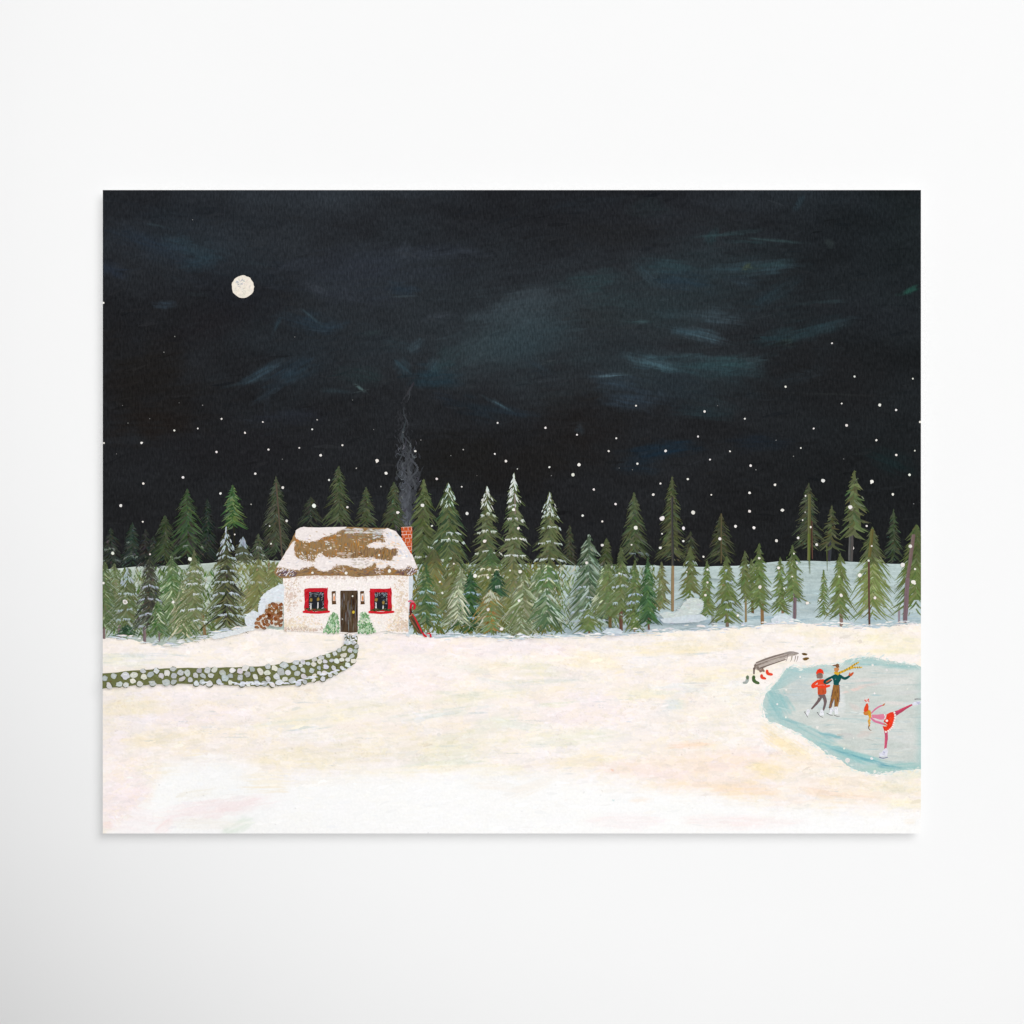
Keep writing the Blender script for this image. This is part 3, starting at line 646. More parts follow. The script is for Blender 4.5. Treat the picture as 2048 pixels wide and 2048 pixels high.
def tree(f, x, yt, yb, hw, cols, sw=3.2, droop=1.25, dens=1.0, curl=.22, trunk=None, rows=(), snowc=SNW, capsnow=0, sky=.26, fill=.9,
         tip=0.9, lean=0, skip=.0, spark=None, label=None, tiers=0, alpha_hole=0, overtrunk=False):
    ox, oy, k = FR[f]
    x = ox + x * k; yt = oy + yt * k; yb = oy + yb * k; hw = hw * k
    H = yb - yt
    s = Paint()
    def colf(c, y):
        return mix(c, (33, 34, 33), sky) if y < horizon(x) - 1 else c
    tr = None
    def do_trunk():
        nonlocal tr
        if not trunk: return
        tr = Paint()
        for t in (trunk if isinstance(trunk, list) else [trunk]):
            tx0, ty0, tx1, ty1, w_, c_ = t[:6]; tp = t[6] if len(t) > 6 else 1
            q = P(f, [(tx0, ty0), (tx1, ty1)])
            for dx in (-.28, 0, .25):
                tr.stroke([(q[0][0] + dx * w_, q[0][1]), ((q[0][0] + q[1][0]) / 2 + dx * w_ + random.uniform(-.6, .6), (q[0][1] + q[1][1]) / 2),
                           (q[1][0] + dx * w_, q[1][1] + random.uniform(-1, 1))], w_ * .5, jit(c_, 7), w_ * .5 * tp, 0, n=8, rough=.2)
    cols = [tuple(.77 * q + .23 * (.3 * c[0] + .6 * c[1] + .1 * c[2]) + 3 for q in c) for c in cols]
    prof = lambda t: 1.1 * min(max(t, .01) ** PW, 1.9 * t + .02)
    if not overtrunk: do_trunk()
    if fill > .6:   # thin underpainting down the middle
        c = cols[0]
        pl = []
        for i in range(9):
            t = i / 8; pl.append((x - hw * BODY * prof(t) * random.uniform(.8, 1.1), yt + H * .04 + H * .78 * t))
        for i in range(8, -1, -1):
            t = i / 8; pl.append((x + hw * BODY * prof(t) * random.uniform(.8, 1.1), yt + H * .04 + H * .78 * t))
        s.poly(pl, c, irr=.6, sub=2, cols=lambda a, b: colf(c, b))
    n = max(8, int(H / (sw * 1.0) * dens))
    for i in range(n, -1, -1):
        t = (i + random.uniform(-.4, .4)) / n
        t = min(1, max(.02, t))
        L = hw * prof(t) * random.uniform(.66, 1.12)
        if tiers: L *= .72 + .42 * ((t * tiers) % 1.0)
        ye = yt + H * t
        for sd in (-1, 1):
            if sd > 0:
                t2 = min(1, max(.02, t + random.uniform(-.9, .9) / n)); ye = yt + H * t2
                L = hw * prof(t2) * random.uniform(.6, 1.16)
                if tiers: L *= .72 + .42 * ((t2 * tiers + .3) % 1.0)
            if random.random() < skip: continue
            for inner in ((0,) if random.random() > fill else (0, 1)):
                l = L * (random.uniform(.15, .8) if inner else random.uniform(.85, 1.05))
                d = l * droop * random.uniform(.55, 1.35); y = ye - (L - l) * .15 * random.random()
                ys = max(yt, y - d)
                xs_ = x + lean * t * k + random.uniform(-.8, .8)
                xe = xs_ + sd * l
                cu = curl * random.uniform(.2, 1.7); mxp = xs_ + sd * l * (.5 - cu); myp = ys + (y - ys) * random.uniform(.4, .6)
                c = random.choice(cols); c = jit(c, 8)
                if spark and random.random() < spark[1]: c = jit(spark[0], 8)
                if random.random() < .3:     # thin dry stroke reaching past the bough
                    bgc = (36, 37, 37) if y < horizon(x) else (188, 200, 198)
                    gx = xs_ + sd * l * random.uniform(1.0, 1.22); gy = y + random.uniform(-4, 4)
                    s.stroke([(xs_ + sd * l * .4, ys + (y - ys) * .5), (gx, gy)], .4, colf(mix(c, bgc, random.uniform(.3, .6)), y), .3, random.uniform(.5, 1.3), n=5, rough=.3)
                s.stroke([(xs_, ys), (mxp, myp), (xe, y + random.uniform(-1, 1))], sw * .75, colf(c, ys), sw * .18, sw * .45, n=6,
                         col2=colf(c, y), rough=.12)
    for i in range(int(n * .9)):      # loose scumbled touches over the boughs
        t = random.uniform(.12, 1); wd = hw * prof(t) * .85; u = random.gauss(0, .45); u = max(-1, min(1, u))
        px_, py_ = x + u * wd, yt + H * t - abs(u) * wd * .3; l = random.uniform(3, 9); a_ = random.uniform(.3, 1.2)
        c = jit(random.choice(cols), 16)
        if random.random() < .18 and py_ > horizon(px_): c = mix(c, (196, 206, 192), random.uniform(.3, .7))
        sg = 1 if u >= 0 else -1
        s.stroke([(px_ - sg * l * .5 * math.cos(a_), py_ - l * .5 * math.sin(a_)), (px_, py_ + random.uniform(-1, 1)), (px_ + sg * l * .5 * math.cos(a_), py_ + l * .5 * math.sin(a_))], .5, colf(c, py_), .3, random.uniform(.8, 2.2), n=4, rough=.35)
    # leader
    s.stroke([(x + random.uniform(-1, 1), yt - 2), (x, yt + H * .12)], .5, colf(cols[0], yt), sw * 1.2, .4)
    if overtrunk: do_trunk()
    sn = Paint(); any_sn = False
    for r in rows:
        ry, amt = (r, 1.0) if not isinstance(r, tuple) else r
        y = oy + ry * k; t = (y - yt) / H; wd = hw * prof(max(t, .06)) * .85
        u = -1 + random.uniform(0, .35)
        while u < .95:      # lumps of snow lying along the boughs, sagging, with drips
            span = random.uniform(.22, .6); u2 = min(1, u + span)
            if random.random() < .45 + .4 * amt:
                xa, xb = x + u * wd, x + u2 * wd; ya, yb2 = y + abs(u) * 4 + random.uniform(-2, 2), y + abs(u2) * 4 + random.uniform(-2, 2)
                wv = random.uniform(1.0, 2.0) * (.6 + .4 * min(amt, 1.4))
                sn.stroke([(xa, ya), ((xa + xb) / 2, (ya + yb2) / 2 + random.uniform(-1.5, 2)), (xb, yb2)], .7, jit(snowc, 9), .6, wv, n=6, rough=.35)
                for j in range(int(3 + span * wd / 3)):
                    p_ = random.random(); xx = xa + (xb - xa) * p_; yy = ya + (yb2 - ya) * p_; l = random.uniform(1.5, 5.5); du = (xx - x) / max(wd, 1)
                    sn.stroke([(xx, yy - .8), (xx + du * l * .8, yy + l)], random.uniform(.9, 1.9), jit(mix(snowc, cols[0], random.choice([0, .1, .3])), 9), .3, .4, n=3, rough=.25)
                any_sn = True
            u = u2 + random.uniform(.02, .3)
    if capsnow:
        for j in range(int(16 * capsnow)):
            sd = random.choice((-1, 1)); t = random.uniform(.0, .26)
            wd = hw * prof(t)
            x1 = x + sd * wd * random.uniform(.2, 1.0); y1 = yt + H * t + random.uniform(2, 9)
            l = min(random.uniform(6, 14), 2 + (y1 - yt))
            sn.stroke([(x + sd * max(0, abs(x1 - x) - l * .45), y1 - l * .8), (x1, y1)], .7, jit(snowc, 9), .4, random.uniform(.8, 1.9), n=4, rough=.3); any_sn = True
    o = s.build('pine_tree', ROOT, label=label)
    if tr: tr.build('trunk', o)
    if any_sn: sn.build('snow', o)
    return o
T = tree
# -- far trees against the sky, left
T('A', 1030, 430, 985, 105, [(36, 50, 40), (42, 54, 42), (34, 42, 38)], sky=0, fill=.7, sw=2.6, label='faint dark pine ghosted into the night sky')
T('A', 185, 690, 1050, 120, GHOST, sky=0, fill=.8, sw=2.6, rows=[(860, .4), (960, .5)], snowc=(110, 118, 110))
T('A', 372, 640, 1040, 110, [(44, 60, 48), (38, 52, 42), (50, 58, 48)], sky=0, sw=2.6, rows=[(800, .5), (930, .7)], snowc=(116, 128, 120))
T('A', 490, 700, 1040, 95, [(46, 48, 44), (40, 44, 40)], sky=0, sw=2.4, fill=.6)
T('A', 560, 760, 1050, 90, GHOST, sky=0, sw=2.4, fill=.6)
T('A', 660, 580, 1010, 130, [(54, 68, 42), (46, 58, 40), (62, 76, 44)], sky=0, sw=3, label='dark green pine left of the tall bright one')
T('A', 855, 345, 990, 175, [(52, 78, 42), (46, 68, 42), (62, 88, 48), (62, 62, 50)], sky=0, sw=3, rows=[(830, .5), (930, .6)], snowc=(120, 128, 118), label='broad dark green pine against the night sky')
T('A', 1255, 312, 700, 115, [(52, 88, 44), (60, 98, 50), (96, 120, 62)], sky=0, sw=3.6, droop=1.0, dens=.9, trunk=(1265, 640, 1270, 960, 3, (44, 40, 32)), label='bright green pine with pale chevron boughs')
T('A', 1635, 235, 970, 155, [(72, 78, 56), (62, 70, 50), (56, 64, 46)], sky=0, sw=2.6, droop=1.4, trunk=(1636, 290, 1690, 960, 3, (92, 84, 70)), overtrunk=True, label='tall grey olive pine left of the cottage roof')
T('A', 1478, 740, 990, 85, [(76, 86, 58), (66, 76, 54)], sky=0, sw=2.6, rows=[(850, .6), (900, .5)], snowc=(150, 158, 156))
T('B', 535, 415, 690, 110, [(48, 54, 42), (54, 62, 46)], sky=0, sw=2.2, fill=.5, droop=1.5, label='small dark pine just above the cottage roof')
T('B', 780, 145, 690, 140, [(66, 78, 48), (58, 68, 42), (74, 86, 54)], sky=0, sw=3, droop=1.3, trunk=(800, 600, 805, 680, 4, (70, 66, 60)), label='tall olive pine rising behind the cottage roof')
T('B', 1020, 330, 690, 105, [(70, 80, 50), (62, 72, 46)], sky=0, sw=3, droop=1.1, trunk=(1035, 560, 1035, 690, 1.6, (74, 70, 66)))
T('B', 1265, 285, 720, 115, [(68, 78, 50), (60, 70, 46)], sky=0, sw=2.8, trunk=(1278, 520, 1282, 720, 4, (80, 74, 82)), label='olive pine half hidden by the smoke')
def thicket(f, box_, n, cols, l0, l1, label):
    s = Paint()
    for i in range(n):
        x = random.uniform(box_[0], box_[2]); y = random.uniform(box_[1], box_[3]); sd = random.choice((-1, 1)); l = random.uniform(l0, l1)
        (px, py), = P(f, [(x, y)])
        if py < horizon(px) + 2 or py > ground(px) - 3: continue
        c = random.choice(cols); a = random.uniform(.7, 1.35)
        s.stroke([(px, py - l * .5), (px + sd * l * .2, py), (px + sd * l * math.cos(a), py + l * .5)], 1.5, jit(c, 10), .4, random.uniform(1, 3), n=5, rough=.25)
    o = s.build('pine_thicket', ROOT, label=label); o['kind'] = 'stuff'
thicket('A', (112, 1060, 1090, 1640), 1150, [(104, 122, 72), (92, 116, 64), (120, 134, 92), (84, 110, 58), (142, 158, 122), (176, 190, 168)], 7, 18, 'green brushed undergrowth between the left pines')
thicket('A', (1100, 990, 1680, 1500), 420, [(120, 126, 72), (110, 118, 66), (134, 138, 84), (150, 160, 126)], 7, 18, 'yellow olive undergrowth left of the cottage')
thicket('C', (110, 1020, 1420, 1600), 1900, [(108, 118, 66), (98, 110, 62), (116, 122, 70), (92, 108, 58), (124, 128, 80), (120, 112, 56)], 8, 22, 'olive undergrowth between the pines right of the cottage')
thicket('C', (1250, 1030, 1932, 1560), 420, [(120, 136, 92), (104, 122, 78), (150, 164, 134), (186, 196, 176)], 7, 18, 'pale green undergrowth at the edge of the thicket')
thicket('D', (0, 1040, 480, 1520), 420, [(108, 126, 74), (98, 116, 66), (130, 144, 100), (176, 190, 176)], 7, 18, 'light green undergrowth around the slim pines')
# -- front row left of the cottage
T('A', 1480, 960, 1480, 190, YEL, sw=3.4, curl=.1, trunk=(1490, 1100, 1495, 1420, 3.5, (104, 100, 62)), rows=[(1010, .5), (1150, .3)], snowc=(170, 180, 168))
T('A', 1610, 985, 1270, 110, YEL, sw=2.8, trunk=(1570, 990, 1580, 1160, 3, (140, 116, 90)))
T('A', 720, 930, 1650, 185, [(92, 122, 68), (76, 112, 56), (112, 134, 84)], sw=3, curl=.05, spark=((178, 196, 160), .1), trunk=(765, 1150, 770, 1580, 3.5, (140, 124, 86)), rows=[(1060, .3)], snowc=(190, 204, 198), label='bright green pine with pale strokes in the front row')
T('A', 815, 1150, 1690, 150, [(104, 126, 72), (86, 112, 58), (150, 150, 108)], sw=2.6, curl=-.05, spark=((206, 206, 170), .14))
T('A', 215, 1000, 1500, 150, [(108, 120, 72), (92, 108, 60), (124, 136, 92)], sw=3, spark=((150, 168, 140), .1))
T('A', 130, 985, 1610, 150, [(88, 108, 60), (78, 98, 54), (98, 116, 68)], sw=3, spark=((160, 176, 132), .07), trunk=(122, 1520, 124, 1655, 5, MAU), label='olive pine cut off by the left edge of the print')
T('A', 330, 1035, 1590, 165, [(96, 110, 64), (106, 118, 74), (84, 100, 58)], sw=3.2, tiers=5, trunk=(262, 1540, 264, 1655, 7, MAU), capsnow=2, rows=[(1250, .6), (1390, 1.2), (1480, 1.5)], snowc=(176, 190, 196), label='snow capped pine near the left edge of the print')
T('A', 330, 1540, 1640, 120, DGR, sw=3, fill=.9)
T('A', 525, 945, 1600, 150, CHA, sw=3, trunk=(480, 1560, 482, 1690, 6, MAU), rows=[(1190, 1.1), (1300, 1.2), (1440, 1.5), (1540, .8)], snowc=(178, 188, 200), label='charcoal green pine with blue white snow on its boughs')
T('A', 600, 1330, 1650, 110, [(96, 122, 66), (74, 108, 56)], sw=2.6, curl=.05, spark=((190, 204, 170), .15), trunk=(610, 1570, 612, 1680, 3, MAU))
T('A', 915, 880, 1570, 165, [(112, 124, 74), (98, 112, 62), (124, 134, 86)], sw=3.2, tiers=6, trunk=(985, 1400, 1012, 1640, 6, TAN), rows=[(1060, .6), (1165, .8), (1260, 1.1), (1390, 1.4), (1490, .9)], snowc=(206, 214, 214), label='olive pine with a tan trunk and rows of snow')
T('A', 1345, 765, 1020, 110, [(98, 106, 66), (86, 96, 58)], sw=3, capsnow=2.6, rows=[(900, 1)], snowc=(160, 172, 184))
T('A', 1200, 675, 1610, 185, [(92, 100, 56), (78, 84, 50), (60, 62, 46), (106, 112, 62)], sw=3.4, tiers=7, spark=((48, 48, 38), .12), trunk=(1222, 1480, 1226, 1560, 4, (116, 84, 52)), capsnow=2.4,
  rows=[(930, 1.3), (1055, 1.4), (1150, 1.5), (1250, 1.5), (1360, 1.2), (1440, 1.1)], snowc=(186, 198, 206), label='large dark olive pine with six bands of snow')
# -- behind and beside the chimney
T('C', 205, 262, 1100, 190, [(96, 112, 60), (84, 98, 52), (74, 86, 48)], sw=4, curl=.1, spark=((48, 50, 36), .1), rows=[(850, .7), (930, .5), (1010, .4)], snowc=(196, 204, 200), sky=.1, label='tall olive pine right beside the chimney')
T('C', 425, 292, 1120, 200, [(96, 112, 60), (84, 100, 54), (60, 84, 52)], sw=4, curl=.1, capsnow=1.6, rows=[(720, .5), (790, .5), (950, .5)], snowc=(196, 210, 204), sky=.1, label='tall pine with snow down its right side')
T('C', 1490, 665, 1010, 75, DK, sw=3, sky=0, trunk=(1495, 880, 1495, 1000, 4, (58, 58, 42)))
T('C', 765, 322, 1110, 165, [(92, 104, 60), (80, 92, 54), (100, 112, 64)], sw=4, tiers=4, droop=1.0, capsnow=2.2, rows=[(560, 1.1), (710, 1.6), (890, .6)], snowc=(206, 212, 204), sky=.1, label='pine with two long bands of snow')
T('C', 1000, 205, 1120, 150, [(106, 118, 74), (96, 110, 64), (84, 98, 56)], sw=4, tiers=5, capsnow=4, trunk=(1010, 380, 1012, 560, 3, (126, 116, 106)), overtrunk=True, rows=[(480, .6), (600, 1.3), (770, 1.5), (920, 1.3)], snowc=(214, 220, 216), sky=.08, label='tallest pine of the middle with a white snowy tip')
T('C', 1315, 372, 1080, 165, [(92, 106, 60), (82, 96, 54), (104, 116, 66)], sw=4, tiers=4, capsnow=1.8, rows=[(570, .9), (670, 1.1), (800, 1.1), (950, 1.6)], snowc=(200, 210, 206), sky=.1, label='snow dusted olive pine against the night sky')
T('C', 1815, 780, 1020, 75, OLD, sw=3, sky=0, dens=.8)
# -- thick growth right of the cottage
T('C', 300, 880, 1520, 230, [(108, 116, 62), (98, 108, 58), (116, 116, 60)], sw=4.5, curl=.1, fill=1, spark=((130, 112, 50), .08))
T('C', 480, 920, 1540, 200, [(104, 114, 64), (96, 106, 58), (112, 116, 62)], sw=4.5, curl=.1, fill=1, rows=[(1080, .5), (1170, .4)], snowc=(180, 188, 170))
T('C', 780, 900, 1500, 230, [(104, 116, 64), (96, 110, 60), (112, 116, 60)], sw=4.5, curl=.1, fill=1, rows=[(1040, 1.1), (1090, .5)], snowc=(226, 222, 196))
T('C', 1000, 980, 1500, 230, [(112, 122, 72), (102, 114, 66), (120, 122, 66)], sw=4.5, curl=.1, fill=1, rows=[(1110, .8)], snowc=(176, 182, 158))
T('C', 800, 870, 1030, 85, [(84, 118, 60), (74, 108, 54)], sw=3)
T('C', 1240, 1000, 1560, 200, [(104, 122, 74), (90, 112, 64), (120, 136, 92)], sw=4, curl=.05, fill=1, spark=((196, 206, 176), .1))
T('C', 232, 1010, 1570, 150, [(60, 92, 50), (70, 102, 56), (98, 116, 62)], sw=4, tiers=5, droop=.95, rows=[(1235, 1.5), (1330, 1.7), (1430, 1.2), (1500, .8)], snowc=(166, 190, 196), label='dark green snowy pine beside the sledge')
T('C', 540, 1045, 1560, 160, GRY, sw=3, spark=((176, 186, 152), .12))
T('C', 850, 1060, 1300, 120, DGR, sw=4, rows=[(1190, .6)], snowc=(190, 200, 190))
T('C', 620, 1070, 1610, 175, [(50, 86, 50), (60, 98, 54), (42, 74, 46)], sw=4, tiers=5, droop=.9, spark=((60, 92, 44), .2), rows=[(1250, .8), (1360, 1.4), (1470, 1.0)], snowc=(158, 184, 198), label='deep green pine with blue white snow in the thicket')
T('C', 505, 1180, 1570, 130, [(130, 142, 104), (112, 126, 84), (170, 178, 146)], sw=2.8, curl=.0, dens=.8, fill=.6, spark=((204, 210, 180), .25), label='pale sage pine with white chevron boughs')
T('C', 795, 1230, 1610, 190, [(110, 120, 66), (120, 132, 84), (140, 116, 48)], sw=3.6, capsnow=2, snowc=(190, 194, 172), spark=((196, 202, 174), .12))
T('C', 800, 1380, 1625, 100, [(98, 128, 68), (108, 132, 74), (146, 110, 42)], sw=3.6, label='yellow green young pine with an ochre tip')
T('C', 1085, 1080, 1650, 185, [(112, 124, 78), (128, 138, 96), (98, 112, 66)], sw=4, curl=.05, spark=((170, 178, 146), .16), label='sage pine with pale sweeping boughs')
T('C', 1290, 1220, 1600, 190, [(78, 108, 66), (94, 122, 76), (64, 96, 58), (128, 146, 112)], sw=4, curl=.05, spark=((190, 204, 190), .14), rows=[(1130, .6)], snowc=(186, 198, 200), label='green pine streaked with white at the edge of the thicket')
T('C', 1300, 1010, 1250, 150, [(82, 118, 62), (104, 128, 74)], sw=3.4, curl=-.05, rows=[(1130, 1.6), (1060, .6)], snowc=(184, 198, 200), spark=((206, 216, 180), .14))
T('C', 1060, 1420, 1660, 110, [(106, 120, 74), (120, 132, 88)], sw=3.6, spark=((176, 186, 160), .15))
T('C', 1660, 742, 1600, 205, [(78, 102, 72), (96, 120, 86), (64, 90, 62), (124, 144, 118)], sw=3.8, curl=.08, spark=((168, 186, 172), .16), rows=[(1190, .8), (1290, .6), (1400, 1.2), (1480, 1.0)], snowc=(182, 196, 206), sky=.12, label='wide grey green pine with hanging pale boughs')
T('C', 1655, 1400, 1615, 130, RTG, sw=3.6, trunk=(1660, 1560, 1662, 1615, 4, TAN), rows=[(1450, .7)], snowc=(176, 194, 208))
T('C', 1800, 1000, 1480, 130, [(112, 130, 80), (98, 118, 68)], sw=3.4, curl=-.05, spark=((206, 214, 180), .2))
# -- right half, against the sky
T('D', 50, 790, 1030, 70, OLD, sw=2.6, sky=0, dens=.7, fill=.4)
T('D', 300, 378, 980, 135, [(78, 90, 54), (70, 82, 48), (64, 76, 50)], sw=3.2, sky=0, droop=1.5, rows=[(900, .5)], snowc=(110, 122, 124), label='olive pine standing alone against the night sky')
T('D', 633, 235, 985, 130, [(78, 86, 50), (70, 78, 44), (64, 72, 44)], sw=3.2, sky=0, droop=1.2, trunk=[(632, 420, 640, 1020, 5, (74, 76, 70)), (640, 1020, 637, 1412, 5.5, (142, 124, 90))], overtrunk=True, label='tall olive pine with a long bare trunk')
T('D', 797, 720, 990, 95, DK, sw=2.4, sky=0, fill=.5, dens=.8)
T('D', 1064, 570, 1000, 130, [(68, 74, 44), (60, 66, 42), (54, 62, 42)], sw=3, sky=0, trunk=(1064, 560, 1064, 995, 3, (88, 84, 62)), overtrunk=True, label='dark olive pine with a pale central trunk')
T('E', 630, 360, 1080, 175, [(66, 74, 50), (58, 66, 44), (72, 82, 54)], sw=3.2, sky=0, droop=.95, curl=.15, trunk=[(636, 480, 630, 1180, 6, (92, 94, 60)), (662, 760, 668, 1170, 2.4, (76, 54, 46)), (628, 900, 642, 1330, 4, (104, 118, 62), .12)], overtrunk=True, label='tall olive pine with a broad light trunk')
T('E', 875, 600, 1090, 125, [(78, 86, 52), (70, 78, 48)], sw=4.2, sky=0, droop=.9, dens=.7, fill=.5, trunk=[(868, 850, 852, 1190, 6, (66, 68, 68)), (822, 990, 830, 1300, 3, (100, 110, 64), .12)])
T('E', 1120, 225, 970, 165, [(86, 96, 54), (78, 88, 50), (92, 104, 60)], sw=5.6, sky=0, droop=1.0, dens=.8, fill=.7, tip=1, trunk=(1100, 460, 1080, 1185, 9, (78, 80, 78)), label='tallest pine on the right, with thick rounded boughs')
T('E', 1540, 640, 1215, 110, [(64, 78, 52), (56, 68, 46)], sw=3, sky=0, dens=.7, fill=.4, trunk=(1525, 1040, 1528, 1190, 2, (70, 72, 68)), label='thin sparse dark pine near the right edge')
# -- right half, front row
T('D', 70, 980, 1500, 120, [(104, 124, 68), (92, 112, 60)], sw=3.6, skip=.12, curl=.1, trunk=(90, 1330, 88, 1555, 6, (104, 88, 58)))
T('D', 185, 855, 1490, 125, [(96, 114, 60), (88, 106, 56), (106, 122, 68)], sw=3.6, curl=.1, trunk=(182, 1400, 186, 1600, 6.5, BRN), capsnow=0, rows=[(1090, 1.0), (1190, 1.2), (1330, .8)], snowc=(190, 204, 212), label='pine with a brown trunk and white snow under its tip')
T('D', 305, 970, 1500, 105, [(96, 116, 60), (84, 106, 56)], sw=3.6, curl=.1, rows=[(1100, .5), (1260, 1.2), (1330, 1.6), (1400, .8)], snowc=(176, 194, 214), label='pine with a large blue white snow patch in the middle')
T('D', 305, 1440, 1600, 85, RTG, sw=3.8, fill=1, rows=[(1470, .4)], snowc=(190, 206, 214), trunk=(305, 1500, 305, 1590, 4, TAN))
T('D', 540, 985, 1420, 95, [(112, 120, 68), (104, 114, 64)], sw=3.6, skip=.12, trunk=(515, 1320, 518, 1410, 3.6, (146, 126, 92)), fill=.7)
T('D', 418, 950, 1550, 105, [(64, 104, 56), (76, 116, 62), (56, 92, 52)], sw=3.6, curl=.1, trunk=(425, 1470, 428, 1580, 4.5, BRN), label='emerald green pine among olive ones')
T('D', 795, 850, 1320, 115, [(104, 118, 60), (96, 112, 56), (92, 104, 54)], sw=4.2, skip=.12, rows=[(970, .3)], snowc=(166, 180, 176), label='olive pine without a trunk above the snow mound')
T('D', 940, 975, 1470, 85, RTG, sw=4.2, skip=.12, trunk=(985, 1370, 990, 1540, 5, (150, 156, 156)))
T('D', 1330, 960, 1330, 85, [(100, 116, 60), (92, 108, 58)], sw=3.2, trunk=(1335, 1010, 1340, 1430, 5, (104, 78, 44)), fill=.6)
T('D', 1272, 890, 1340, 95, [(100, 116, 62), (92, 108, 58)], sw=3.6, skip=.12, trunk=(1276, 1150, 1282, 1510, 4.5, (142, 124, 92)), fill=.7)
T('D', 1112, 938, 1540, 145, [(100, 120, 58), (92, 112, 54), (108, 126, 64)], sw=4.2, trunk=(1112, 1420, 1118, 1545, 7, (122, 110, 96)), rows=[(1050, .3), (1150, .7), (1330, .8), (1390, .6)], snowc=(180, 194, 210), label='large olive pine with snow patches and a brown trunk')
T('D', 1398, 825, 1430, 120, RTG, sw=4.2, skip=.12, trunk=(1422, 1310, 1426, 1525, 6.5, (132, 102, 68)), label='olive pine with a two toned brown trunk')
T('D', 1582, 945, 1460, 95, RTG, sw=3.6, trunk=(1604, 1270, 1606, 1430, 6, (140, 118, 86)), dens=.85, fill=.6)
T('D', 1690, 838, 1350, 130, RTG, sw=4.2, skip=.12, trunk=(1714, 1200, 1710, 1475, 6.5, MAU), dens=.85, fill=.7, label='olive pine with a mauve trunk')
T('E', 1312, 830, 1840, 250, [(118, 138, 66), (128, 146, 78), (108, 126, 60), (138, 150, 90)], sw=3.0, skip=.1, sky=.42, curl=.08, dens=.85, fill=.9, trunk=[(1312, 850, 1280, 1150, 6, (104, 100, 58)), (1276, 1200, 1282, 1885, 4, (108, 80, 68))], overtrunk=True, label='broad yellow green pine with a thin brown trunk')
T('E', 790, 1290, 1810, 85, RTG, sw=2.6, dens=.7, fill=.5)
T('E', 965, 1110, 1830, 155, [(102, 120, 58), (94, 112, 54), (110, 128, 64)], sw=3.6, curl=.08, dens=.85, trunk=(972, 1700, 980, 1890, 7, (136, 116, 108)), label='olive pine left of the broad yellow green one')
bt = Paint(); bt.stroke(P('E', [(1600, 1690), (1600, 1880)]), 4.5, (150, 140, 148), 5, n=8, rough=.2); bt.build('bare_trunk', ROOT)
T('E', 1785, 805, 1790, 290, [(100, 120, 54), (92, 112, 52), (108, 128, 62)], sw=3.6, skip=.12, sky=.3, curl=.08, dens=.85, trunk=[(1755, 910, 1690, 1380, 7, (126, 108, 106)), (1690, 1380, 1664, 1850, 8, (126, 104, 108))], overtrunk=True, label='pine cut off by the right edge, with a leaning mauve trunk')
print('trees done')

# ---------------------------------------------------------------- snow mounds and the snow edge under the trees
def mound(f, pts, col, n=40, j=7, label=None):
    s = Paint(); q = P(f, pts)
    s.poly(q, col, irr=.8, sub=4)
    xs_ = [a for a, b in q]; ys_ = [b for a, b in q]
    from mathutils.geometry import intersect_point_tri_2d
    for i in range(n):
        x = random.uniform(min(xs_), max(xs_)); y = random.uniform(min(ys_), max(ys_))
        if sdf(np.array([x]), np.array([y]), q)[0] > 0: continue
        a = random.uniform(-.5, .5); l = random.uniform(2, 6)
        s.stroke([(x - l * math.cos(a), y - l * math.sin(a)), (x, y - .8), (x + l * math.cos(a), y + l * math.sin(a))], .6, jit(col, j), .4, random.uniform(1, 2.4), n=4)
    return s.build('snow_mound', ROOT, label=label)
mound('D', [(520, 1440), (560, 1420), (640, 1430), (700, 1395), (730, 1340), (790, 1300), (860, 1300), (905, 1340), (900, 1400), (860, 1440), (760, 1455), (640, 1480), (560, 1475)], (204, 213, 210), 150, 8, 'cream snow mound behind the olive pines')
mound('D', [(520, 1480), (600, 1475), (760, 1450), (880, 1440), (940, 1480), (860, 1510), (700, 1520), (560, 1520)], (206, 216, 222), 40)
mound('D', [(1500, 1490), (1540, 1455), (1590, 1440), (1660, 1455), (1700, 1480), (1690, 1520), (1600, 1530), (1510, 1525)], (212, 222, 228), 30)
mound('D', [(10, 1600), (60, 1570), (140, 1565), (200, 1590), (190, 1615), (90, 1625)], (206, 216, 224), 16)
s = Paint()
for i in range(420):      # broken dry strokes where the snow meets the trees
    x = random.uniform(X0 + 4, X1 - 4); y = ground(x) + random.gauss(-2, 3.5)
    l = random.uniform(3, 11); c = random.choice([(232, 234, 236), (214, 222, 228), (244, 238, 232), (196, 208, 220)])
    if 500 < x < 850: y = ground(x) + random.uniform(-1, 2); c = (246, 238, 232)
    s.stroke([(x - l, y + random.uniform(-1, 1)), (x, y - random.uniform(0, 1.5)), (x + l, y + random.uniform(-1, 1))], .5, jit(c, 6), .4, random.uniform(1, 2.6), n=5, rough=.3)
s.build('snow_bank', ROOT)

